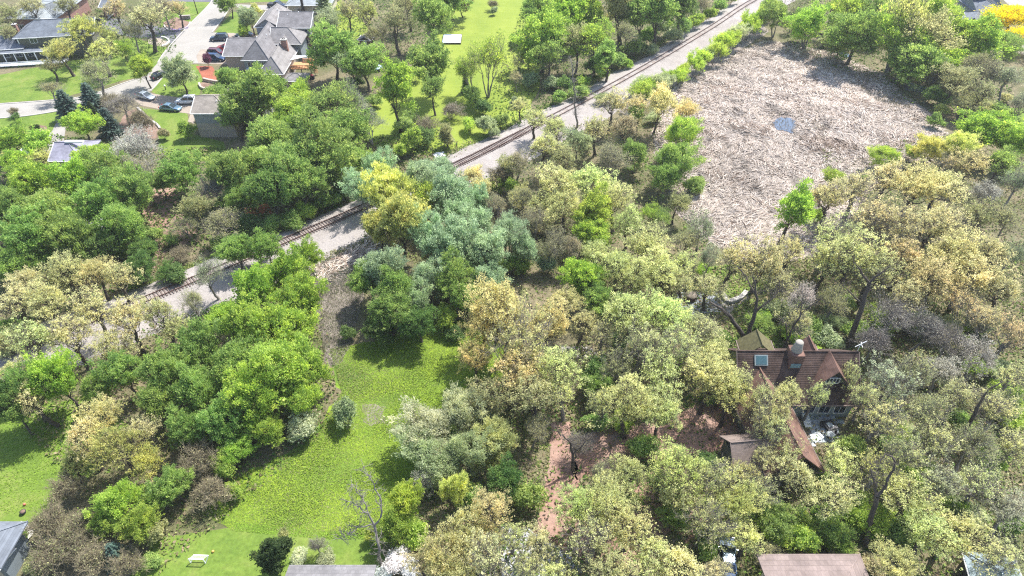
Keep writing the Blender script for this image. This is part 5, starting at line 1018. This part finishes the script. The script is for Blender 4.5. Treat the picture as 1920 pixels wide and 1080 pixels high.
    if kind == 'suv': beams('roof_rail', root, M_dark, [((x1_, -wr * .85, Hc + .04), (x2_, -wr * .85, Hc + .04), .05), ((x1_, wr * .85, Hc + .04), (x2_, wr * .85, Hc + .04), .05)])
    root.scale = (1.1, 1.1, 1.1); return root
car(321, 206, -10, 'sedan', paint('steel_blue_paint', (.16, .26, .36)), 'steel blue sedan on the tan driveway, nearest the brick garage house')
car(274, 184, -26, 'sedan', paint('silver_paint', (.42, .47, .55)), 'silver sedan at the foot of the tan driveway by the street')
car(351, 193, 182, 'suv', paint('white_paint', (.72, .73, .75), .1), 'white suv nosing under the eave of the brick garage house')
car(412, 75, 186, 'suv', paint('dark_blue_paint', (.03, .05, .09)), 'dark blue suv alone on the upper driveway, beside the street lawn')
car(408, 103.5, -4, 'suv', paint('maroon_paint', (.16, .03, .04)), 'dark maroon suv between the red car and the navy wagon')
car(406, 113, -6, 'suv', paint('navy_paint', (.03, .07, .16)), 'navy wagon parked next to the purple leaved tree')
car(424, 93, 178, 'sedan', paint('red_paint', (.42, .02, .03)), 'bright red car half hidden by the garage roof')
car(459, 69, 180, 'sedan', paint('charcoal_paint', (.08, .12, .15)), 'charcoal car behind the garage of the grey roofed house')
car(521, 14, -14, 'pickup', paint('black_blue_paint', (.02, .03, .06)), 'dark pickup truck in front of the cream walled house')
car(1362, 1050, 78, 'sedan', paint('grey_blue_paint', (.32, .40, .50)), 'grey blue car mostly hidden under the yellow oak near the bottom edge')
car(302, 144, 60, 'sedan', paint('black_paint', (.02, .02, .022)), 'black car parked at the kerb between the two street lawn trees')

# ------------------------------------------------------------------ kerbs, walls, small garden things
def ribbon(name, pts_, wd, h_, mat, kind=None, label=None, cat=None, closed=False, z0=0.0):
    W = [P(x, y, 0) for x, y in pts_]; fin = []
    for i in range(len(W) - 1):
        a, b, c, d = W[max(i-1, 0)], W[i], W[i+1], W[min(i+2, len(W)-1)]
        for t in np.linspace(0, 1, 6, endpoint=False): fin.append(.5 * ((2*b) + (c-a)*t + (2*a-5*b+4*c-d)*t*t + (3*b-a-3*c+d)*t**3))
    fin.append(W[-1]); V = []; F = []; o0 = W[0].copy()
    for i, p in enumerate(fin):
        d = (fin[min(i+1, len(fin)-1)] - fin[max(i-1, 0)]).normalized(); n_ = Vector((-d.y, d.x, 0)) * wd / 2; q = p - o0
        V += [(q.x - n_.x, q.y - n_.y, z0), (q.x + n_.x, q.y + n_.y, z0), (q.x + n_.x, q.y + n_.y, h_), (q.x - n_.x, q.y - n_.y, h_)]
    for i in range(len(fin) - 1):
        for j in range(4): k = (j + 1) % 4; F.append((i*4+j, (i+1)*4+j, (i+1)*4+k, i*4+k))
    F += [(0, 1, 2, 3), tuple(len(V) - 4 + j for j in (3, 2, 1, 0))]
    o = mesh(name, V, F, mat); o.location = (o0.x, o0.y, 0)
    return tag(o, label, cat, kind=kind)
ribbon('kerb', [(404, -20), (396, 4), (352, 50), (312, 94), (296, 118)], .35, .14, M_kerb, 'structure')
ribbon('kerb', [(272, 144), (235, 155), (170, 178), (110, 187), (0, 195), (-120, 201)], .35, .14, M_kerb, 'structure')
ribbon('kerb', [(-120, 231), (0, 222), (55, 217), (112, 208)], .35, .14, M_kerb, 'structure')
ribbon('kerb', [(266, 172), (285, 168), (308, 142), (334, 119)], .35, .14, M_kerb, 'structure')
ribbon('kerb', [(398, 61), (420, 32), (434, 8), (446, -20)], .35, .14, M_kerb, 'structure')
ribbon('retaining_wall', [(258, 203), (268, 212), (278, 224), (292, 232), (301, 242)], .5, .35, M_kerb, None, 'low pale curving stone wall around the brown mulch bed', 'garden wall')
ribbon('garden_kerb', [(308, 48), (312, 54), (322, 58), (338, 57), (352, 51), (357, 42)], .35, .3, M_kerb, None, 'low pale kerb around the purple flower bed by the street', 'garden edging')
ribbon('garden_kerb', [(304, 87), (313, 83), (317, 77), (312, 72), (303, 70)], .35, .3, M_white, None, 'white curved edging of the tan gravel bed beside the dark driveway', 'garden edging')
ribbon('retaining_wall', [(382, 151), (394, 154), (412, 157)], .6, .8, B_tan, None, 'curved block wall below the red mulch bed', 'garden wall')
ribbon('retaining_wall', [(374, 158), (378, 166), (390, 169), (400, 164)], .5, .6, B_tan, None, 'small round block wall around the brown mulch bed', 'garden wall')
sw = ribbon('sea_wall', [(1351, 548), (1364, 566), (1386, 561), (1399, 549)], .8, .55, M_kerb, None, 'angular pale concrete wall edging the lawn beside the marsh', 'wall')
poly('path', [(1350, 551), (1362, 570), (1388, 565), (1402, 552), (1404, 560), (1382, 574), (1368, 588), (1352, 576)], .03, M_conc)
poly('terrace', [(1266, 548), (1345, 546), (1356, 584), (1300, 592), (1262, 580)], .028, plain('slate_paving', (.24, .26, .28), .8, s=2, var=.3))
g = P(1294, 560); tb = empty('hot_tub', (g.x, g.y, 0), 0, 'round dark wood hot tub with pale domed cover on the slate terrace', 'hot tub')
lathe('tub', tb, plain('dark_cedar', (.10, .05, .035), .8), [(1.0, 0), (1.0, .85)], 16); lathe('cover', tb, M_drive, [(1.05, .852), (1.05, .95), (.7, 1.15), (.2, 1.22)], 16)
# patio of the brown roofed house
PAT = [(1512, 778), (1560, 776), (1576, 792), (1576, 812), (1566, 824), (1548, 830), (1522, 838), (1514, 826), (1516, 806)]
wpat = [P(x, y) for x, y in PAT]; pc = sum(wpat, Vector()) / len(wpat)
pt = empty('patio', (pc.x, pc.y, 0), 0, 'pale blue grey flagstone patio beside the brown shingled house', 'patio')
M_flag = plain('flagstone', (.36, .40, .42), .8, s=1.5, var=.15); M_flag2 = plain('flagstone_light', (.42, .455, .47), .8, s=1.5, var=.12)
mesh('joint_bed', [(p.x - pc.x, p.y - pc.y, .05) for p in wpat], [tuple(range(len(wpat)))], M_mud, pt)
if pt.children[0].data.polygons[0].normal.z < 0: pt.children[0].data.flip_normals()
lo_ = min(p.x for p in wpat), min(p.y for p in wpat); hi_ = max(p.x for p in wpat), max(p.y for p in wpat); y = lo_[1]; wpl = [(p.x, p.y) for p in wpat]
while y < hi_[1]:
    x = lo_[0] + R0.uniform(-.4, 0); dy = R0.uniform(.6, .9)
    while x < hi_[0]:
        dx = R0.uniform(.7, 1.2)
        if inside(wpl, np.array([x + dx / 2]), np.array([y + dy / 2]))[0]:
            j = [R0.uniform(-.05, .05) for _ in range(4)]; box('flagstone', pt, R0.choice((M_flag, M_flag2)), x - pc.x + .03, x + dx - pc.x - .03, y - pc.y + .03, y + dy - pc.y - .03, .04, .10 + j[0] * .15)
        x += dx
    y += dy
for i, (px, py, lab, gr) in enumerate(((1541, 800, 'dark outdoor chair on the patio, nearer the house wing', 0), (1554, 801, 'square dark fire table with pale top in the middle of the patio', 1), (1555, 820, 'round pale patio table at the near edge of the patio', 2), (1566, 818, 'dark outdoor chair beside the round patio table', 0), (1561, 812, 'dark outdoor chair between the fire table and the round table', 0), (1532, 822, 'pale lounge mat lying at the corner of the patio', 3))):
    g = P(px, py, .1)
    if gr == 0:
        r_ = empty('patio_chair', (g.x, g.y, .1), i * 1.1, lab, 'chair', 'dark chairs on the patio'); box('seat', r_, M_dark, -.32, .32, -.32, .32, .38, .46); box('backrest', r_, M_dark, -.32, .32, .28, .34, .47, .95)
        for x in (-.28, .28):
            for yy in (-.28, .26): beams('leg', r_, M_dark, [((x, yy, 0), (x, yy, .38), .05)])
    elif gr == 1:
        r_ = empty('fire_table', (g.x, g.y, .1), .3, lab, 'table'); box('base', r_, M_dark, -.65, .65, -.65, .65, 0, .5); box('tabletop', r_, M_dark, -.8, .8, -.8, .8, .5, .58); box('centre_panel', r_, M_flag2, -.4, .4, -.4, .4, .582, .62)
    elif gr == 2:
        r_ = empty('patio_table', (g.x, g.y, .1), 0, lab, 'table'); lathe('tabletop', r_, M_flag2, [(.6, .68), (.6, .74)], 16); lathe('pedestal', r_, M_dark, [(.3, 0), (.06, .06), (.06, .68)], 10)
    else:
        r_ = empty('lounge_mat', (g.x, g.y, .1), .5, lab, 'mat'); box('mat', r_, M_flag2, -.9, .9, -.5, .5, .01, .12); box('headrest', r_, M_white, .6, .9, -.45, .45, .121, .2)
ribbon('bench_wall', [(1511, 773), (1540, 775), (1576, 776)], .35, .5, M_drive, None, 'straight cream coloured low wall between the patio and the brown roofed house', 'wall')
g0_ = P(1504, 772), P(1516, 804); rmp = empty('ramp', (g0_[0].x, g0_[0].y, 0), 0, 'narrow white painted steps running down beside the house wing to the patio', 'steps')
dd = g0_[1] - g0_[0]
for i in range(8): box('step', rmp, M_white, dd.x * i / 8 - .5, dd.x * i / 8 + .5, dd.y * i / 8 - .22, dd.y * i / 8 + .22, 0, .9 - i * .1)
# goal, ball, boulders and oddments
ga, gb = P(358, 1055.5), P(385.5, 1056.5); gm = (ga + gb) / 2; gl = (gb - ga).length; gh = (P(352, 1045).x * 0 + 1.0)
goal = empty('soccer_goal', (gm.x, gm.y, 0), math.atan2((gb - ga).y, (gb - ga).x), 'small white portable soccer goal standing on the lawn', 'soccer goal')
M_goal = plain('white_tube', (.86, .86, .84), .4, var=.02)
h2 = gl / 2
for sg in (-1, 1): beams('upright', goal, M_goal, [((sg * h2, 0, 0), (sg * h2, .0, gh), .09)]); beams('stay', goal, M_goal, [((sg * h2, 0, .03), (sg * h2 + .42, .55, gh * .95), .08)])
beams('crossbar', goal, M_goal, [((-h2, 0, gh), (h2, 0, gh), .09)]); beams('rear_bar', goal, M_goal, [((-h2 + .42, .55, gh * .95), (h2 + .42, .55, gh * .95), .08)])
s = []
for k in range(13): x = -h2 + gl * k / 12; s.append(((x, 0, gh), (x + .42, .55, gh * .95), .012))
for k in range(5): t_ = (k + 1) / 6; s.append(((-h2 + .42 * t_, .55 * t_, gh * (1 - .05 * t_)), (h2 + .42 * t_, .55 * t_, gh * (1 - .05 * t_)), .012))
beams('net', goal, M_goal, s)
def ball(name, px, py, r, mat, label, cat):
    g = P(px, py); o = lathe(name, None, mat, [(r * math.sin(math.pi * (i + .02) / 8.04), r - r * math.cos(math.pi * (i + .02) / 8.04)) for i in range(9)], 12); o.location = (g.x, g.y, .02); return tag(o, label, cat)
ball('ball', 400, 1035, .16, plain('orange_ball', (.85, .42, .12), .5), 'orange ball on the lawn beyond the white soccer goal', 'ball')
ball('ball', 47, 947, .18, plain('red_ball', (.55, .18, .12), .5), 'reddish ball on the shaded lawn beside the blue grey roofed house corner', 'ball')
g = P(45, 962); pl = empty('planter', (g.x, g.y, 0), 0, 'black round tub standing on the shaded lawn by the house corner', 'planter'); lathe('tub', pl, M_dark, [(.25, 0), (.38, .4)], 12); lathe('soil', pl, M_bark_mulch, [(.3, .38), (.3, .41)], 12)
for i, (px, py, r_) in enumerate(((38, 990, .75), (45, 996, .9), (52, 1003, .8), (34, 996, .5), (22, 1066, .8), (14, 1074, .7))):
    g = P(px, py); o = rock(None, 'boulder', 0, 0, .25, r_, plain('pale_stone', (.55, .53, .50), .9, s=3, var=.25) if i == 0 else bpy.data.materials['pale_stone'], 40 + i); o.location = (g.x, g.y, 0)
    tag(o, ('topmost pale boulder beside the blue grey hipped roof', 'largest pale boulder in the row beside the hipped roof', 'pale boulder nearest the olive bushes', 'smallest pale boulder against the roof edge', 'pale boulder below the mauve roof corner', 'white boulder at the very bottom corner under the bushes')[i], 'boulder', 'pale boulders by the house corner')
g = P(311, 168); li = empty('garden_lamp', (g.x, g.y, 0), 0, 'small black and white post lamp on the front lawn', 'garden lamp'); lathe('post', li, M_dark, [(.12, 0), (.12, .9)], 8); lathe('lantern', li, M_white, [(.22, .9), (.26, 1.0), (.2, 1.25), (.05, 1.35)], 8)
g = P(586, 148); gr_ = empty('grill', (g.x, g.y, 0), 0, 'dark red covered grill standing beside the timber deck', 'grill'); box('cabinet', gr_, M_dark, -.6, .6, -.35, .35, 0, .85); lathe('lid', gr_, plain('dark_red_enamel', (.20, .03, .04), .3), [(.5, .85), (.48, 1.05), (.3, 1.2)], 12)
g = P(371, 26); up_ = empty('utility_pole', (g.x, g.y, 0), 0, 'dark wooden utility pole on the grass corner by the street', 'utility pole'); lathe('pole', up_, BARK, [(.16, -.2), (.11, 9)], 8); beams('crossarm', up_, BARK, [((-1, 0, 8.4), (1, 0, 8.4), .12)])
g = P(700, 66); br_ = empty('bench', (g.x, g.y, 0), 0, 'brown timber bench by the little clearing beyond the shed', 'bench'); box('seat', br_, B_red, -1.2, 1.2, -.25, .25, .4, .48); box('backrest', br_, B_red, -1.2, 1.2, .22, .28, .5, .95)
for x in (-1, 1): box('leg', br_, B_red, x - .05, x + .05, -.2, .2, 0, .4)
g = P(348, 36); ro = empty('entry_wall', (g.x, g.y, 0), .1, 'weathered grey stone entry sign wall above the flower bed', 'sign wall'); box('stone', ro, plain('grey_stone', (.30, .27, .25), .9, s=3, var=.3), -1.6, 1.6, -.25, .25, 0, 1.1); box('coping', ro, plain('weathered_cap', (.40, .36, .33), .9), -1.7, 1.7, -.32, .32, 1.1, 1.25)
g = P(706, 125, 1); tr_o = empty('trampoline', (g.x, g.y, 0), 0, 'pale blue round trampoline half hidden under the green trees', 'trampoline'); lathe('mat', tr_o, plain('pale_blue_cloth', (.35, .5, .62), .6), [(1.6, .85), (1.6, .9)], 18)
for k in range(6): a_ = k * math.pi / 3; beams('leg', tr_o, M_dark, [((1.5 * math.cos(a_), 1.5 * math.sin(a_), 0), (1.5 * math.cos(a_), 1.5 * math.sin(a_), .85), .06)])
g = P(1451, 628); ob = empty('bench', (g.x, g.y, 0), .5, 'dark garden seat on the shaded slope behind the brown roofed house', 'bench')
g = P(1504, 626); ob.location = (g.x, g.y, 0); box('seat', ob, M_dark, -.8, .8, -.3, .3, .35, .45); box('backrest', ob, M_dark, -.8, .8, .26, .32, .46, .9); box('leg', ob, M_dark, -.75, -.68, -.25, .25, 0, .35); box('leg', ob, M_dark, .68, .75, -.25, .25, 0, .35)

# ------------------------------------------------------------------ hand shaped trees: snag, forked oak trunks, dead pole tree
def snag(name, base, limbs_, mat, label, twigs=60, seed=1, tw=.9, cat='dead tree'):
    """limbs_: polylines of photograph (x, y, height) with radii"""
    rng = np.random.default_rng(seed); b = P(*base, 0); T = Tubes(); tips = []
    for pl_, r0_, r1_ in limbs_:
        p = np.array([P(x, y, z) - b for x, y, z in pl_]); q = [p[0]]
        for i in range(len(p) - 1):
            for t in (.33, .66, 1): q.append(p[i] + (p[i+1] - p[i]) * t + (rng.normal(size=3) * .10 if t < 1 else 0))
        q = np.array(q); T.add(q, np.linspace(r0_, r1_, len(q)), 7)
        for _ in range(twigs):
            i = rng.integers(len(q) // 3, len(q)); s0 = q[i]; d = unit(rng.normal(size=3) + [0, 0, .3]); e = s0 + d * tw * rng.uniform(.5, 1.8); m = (s0 + e) / 2 + rng.normal(size=3) * .12
            T.add(np.array([s0, m, e]), [.035, .025, .01], 3)
            for _ in range(3): d2 = unit(d + rng.normal(size=3) * .7); T.add(np.array([m, m + d2 * tw * rng.uniform(.3, .8)]), [.016, .007], 3)
    root = empty(name, (b.x, b.y, 0), 0, label, cat); link('trunk', np_mesh('snag_trunk', np.vstack(T.V), np.vstack(T.Q), mat, smooth=True), root); return root
snag('dead_tree', (716, 1068), [([(716, 1068, 0), (712, 1030, 4), (702, 985, 7)], .20, .15), ([(702, 985, 7), (690, 962, 9), (668, 948, 10), (652, 940, 10.6)], .13, .03), ([(702, 985, 7), (716, 960, 9.5), (712, 930, 11.5), (695, 898, 13.5), (682, 876, 14.6)], .13, .03),
     ([(690, 962, 9), (682, 940, 10.5), (668, 922, 11.5), (660, 908, 12)], .09, .025), ([(700, 982, 7), (675, 988, 7.4), (655, 1000, 7.2), (640, 1010, 6.8)], .09, .025)], BARK_GREY, 'bare grey dead tree with forked limbs leaning over the lawn by the yellow green bushes', 34, 2)
snag('dead_tree', (1082, 240), [([(1082, 240, 0), (1079, 205, 5), (1076, 168, 11)], .26, .15), ([(1076, 168, 11), (1074, 145, 14.5), (1070, 112, 18)], .14, .04)], BARK_GREY, 'straight bare dead tree standing alone against the railway track', 46, 3, 1.5)
snag('oak_tree', (1408, 652), [([(1408, 652, 0), (1400, 636, 2)], .62, .55), ([(1400, 636, 2), (1376, 605, 6), (1352, 578, 9), (1330, 566, 10)], .42, .12), ([(1402, 636, 2), (1412, 600, 6), (1420, 560, 10), (1412, 520, 13.5)], .40, .10), ([(1412, 590, 7), (1440, 566, 10), (1470, 540, 12)], .18, .06), ([(1420, 560, 10), (1400, 520, 13), (1372, 490, 15)], .16, .05)],
     BARK, 'dark forked oak trunk rising behind the mossy end of the brown shingled roof', 26, 4, 1.4, 'tree')
snag('oak_tree', (1622, 1022), [([(1622, 1022, 0), (1632, 975, 4), (1644, 930, 8)], .36, .28), ([(1644, 930, 8), (1640, 905, 10), (1632, 880, 12)], .18, .08), ([(1644, 930, 8), (1662, 910, 9.6), (1676, 880, 11.6), (1676, 858, 13)], .22, .10), ([(1676, 862, 13), (1660, 850, 13.6), (1652, 870, 12.6)], .12, .05)],
     BARK, 'tall dark Y shaped oak trunk standing above the pinkish brown roof', 16, 5, 1.2, 'tree')
snag('oak_tree', (1590, 652), [([(1590, 652, 0), (1604, 610, 4.5), (1618, 570, 9), (1630, 530, 13)], .50, .26), ([(1630, 530, 13), (1600, 490, 17)], .2, .07), ([(1630, 530, 13), (1668, 500, 16)], .2, .07), ([(1618, 570, 9), (1580, 535, 13)], .16, .06)],
     BARK, 'thick leaning oak trunk beyond the antenna end of the brown roof', 16, 6, 1.3, 'tree')
snag('oak_tree', (1466, 668), [([(1466, 668, 0), (1476, 640, 3)], .26, .2), ([(1476, 640, 3), (1474, 612, 6), (1468, 598, 7)], .12, .05), ([(1476, 640, 3), (1492, 605, 6.5), (1512, 580, 9), (1540, 560, 11)], .17, .06), ([(1500, 592, 8), (1508, 550, 11)], .1, .04)],
     BARK, 'slender forked oak trunk directly behind the pale round chimney flue', 18, 7, 1.2, 'tree')
snag('tree', (1076, 885), [([(1076, 885, 0), (1074, 850, 3.4), (1066, 825, 6)], .26, .14), ([(1066, 825, 6), (1050, 815, 7), (1040, 800, 8)], .1, .04), ([(1074, 850, 3.4), (1092, 836, 5), (1110, 820, 6.5)], .1, .04)], BARK, 'leafless dark young tree standing on the reddish path', 22, 8, 1.1, 'tree')
snag('oak_tree', (1842, 920), [([(1800, 830, 0), (1815, 800, 4), (1832, 765, 8)], .34, .22), ([(1832, 765, 8), (1848, 738, 11), (1880, 715, 13)], .18, .07)], BARK, 'dark leaning oak trunk among the cream oaks beyond the big roof', 16, 9, 1.2, 'tree')
# ------------------------------------------------------------------ labels: each tree is named by its look and by what it stands next to
MARKS = [('the small soccer goal', 372, 1056), ('the blue grey roof corner', 20, 990), ('the yellow green meadow clearing', 700, 830), ('the grey roof at the bottom edge', 625, 1070), ('the white blossoming bushes', 740, 1062),
 ('the reddish dirt path', 1050, 880), ('the big brown shingled roof', 1500, 690), ('the flagstone patio', 1545, 805), ('the pinkish brown bottom roof', 1515, 1060), ('the metal roofed shed', 1850, 1060), ('the dark Y shaped trunk', 1640, 960),
 ('the hot tub terrace', 1296, 562), ('the angular concrete wall', 1380, 560), ('the open water in the marsh', 1470, 235), ('the lower marsh edge', 1500, 460), ('the upper marsh edge', 1600, 110), ('the eastern marsh corner', 1740, 240),
 ('the blue grey roofed house', 1845, 30), ('the far end of the railway', 1380, 25), ('the lone dead pole tree', 1080, 200), ('the middle of the railway', 870, 300), ('the open stretch of railway', 600, 430), ('the near bend of the railway', 330, 535),
 ('the near end of the railway', 60, 640), ('the small wet hollow', 640, 560), ('the back lawn', 880, 60), ('the covered garden bed', 848, 75), ('the timber deck', 570, 120), ('the many gabled grey house', 480, 95), ('the two storey grey house', 545, 60),
 ('the brick garage house', 395, 210), ('the steel blue sedan', 320, 202), ('the street bend', 290, 130), ('the purple flower bed', 335, 48), ('the olive house', 60, 85), ('the shaded left lawn', 50, 850), ('the white garden path', 105, 250),
 ('the lavender roofed house', 125, 300), ('the bare brown bank', 310, 470), ('the red mulch bed', 390, 135), ('the dark asphalt driveway', 270, 60), ('the gravel verge', 620, 470), ('the bottom grey driveway', 1000, 1050), ('the garden shed', 688, 84)]
MW = [(n_, P(x, y)) for n_, x, y in MARKS]
def side(dx, dy):
    if abs(dx) > abs(dy): return 'right of' if dx > 0 else 'left of'
    return 'beyond' if dy > 0 else 'in front of'
ORD = ['', 'second nearest', 'third nearest', 'fourth nearest', 'fifth nearest', 'sixth nearest', 'seventh nearest', 'eighth nearest', 'ninth nearest', 'tenth nearest', 'eleventh nearest', 'twelfth nearest', 'thirteenth nearest', 'fourteenth nearest', 'fifteenth nearest', 'sixteenth nearest', 'seventeenth nearest', 'eighteenth nearest']
buckets = {}
for sp, col, root, p, hh in TREES:
    b_ = root.location; best = min(MW, key=lambda m: (m[1].x - b_.x) ** 2 + (m[1].y - b_.y) ** 2)
    d = math.hypot(best[1].x - b_.x, best[1].y - b_.y); sd_ = side(b_.x - best[1].x, b_.y - best[1].y)
    buckets.setdefault((sp, col, sd_, best[0]), []).append((d, root))
GRP = {'tree': 'trees of the wood and gardens', 'bush': 'leafless bushes', 'shrub': 'leafy shrubs'}
for (sp, col, sd_, mk), rows in buckets.items():
    rows.sort(key=lambda r: r[0])
    for i, (d, root) in enumerate(rows):
        look = f'{ADJ[col]} {KINDW[sp][1]}'
        lab = f'{look} {sd_} {mk}' if len(rows) == 1 else f'{look}, {"nearest" if i == 0 else ORD[min(i, 17)]} {sd_} {mk}'
        root['label'] = lab; root['category'] = KINDW[sp][2]; root['group'] = {'oak': 'budding oaks', 'open': 'open branched oaks', 'doak': 'full crowned oaks', 'green': 'round leafy trees', 'willow': 'feathery willows', 'spruce': 'spruces'}.get(sp, GRP[KINDW[sp][2]])
        if 'size' in root: del root['size']
bpy.context.view_layer.update()
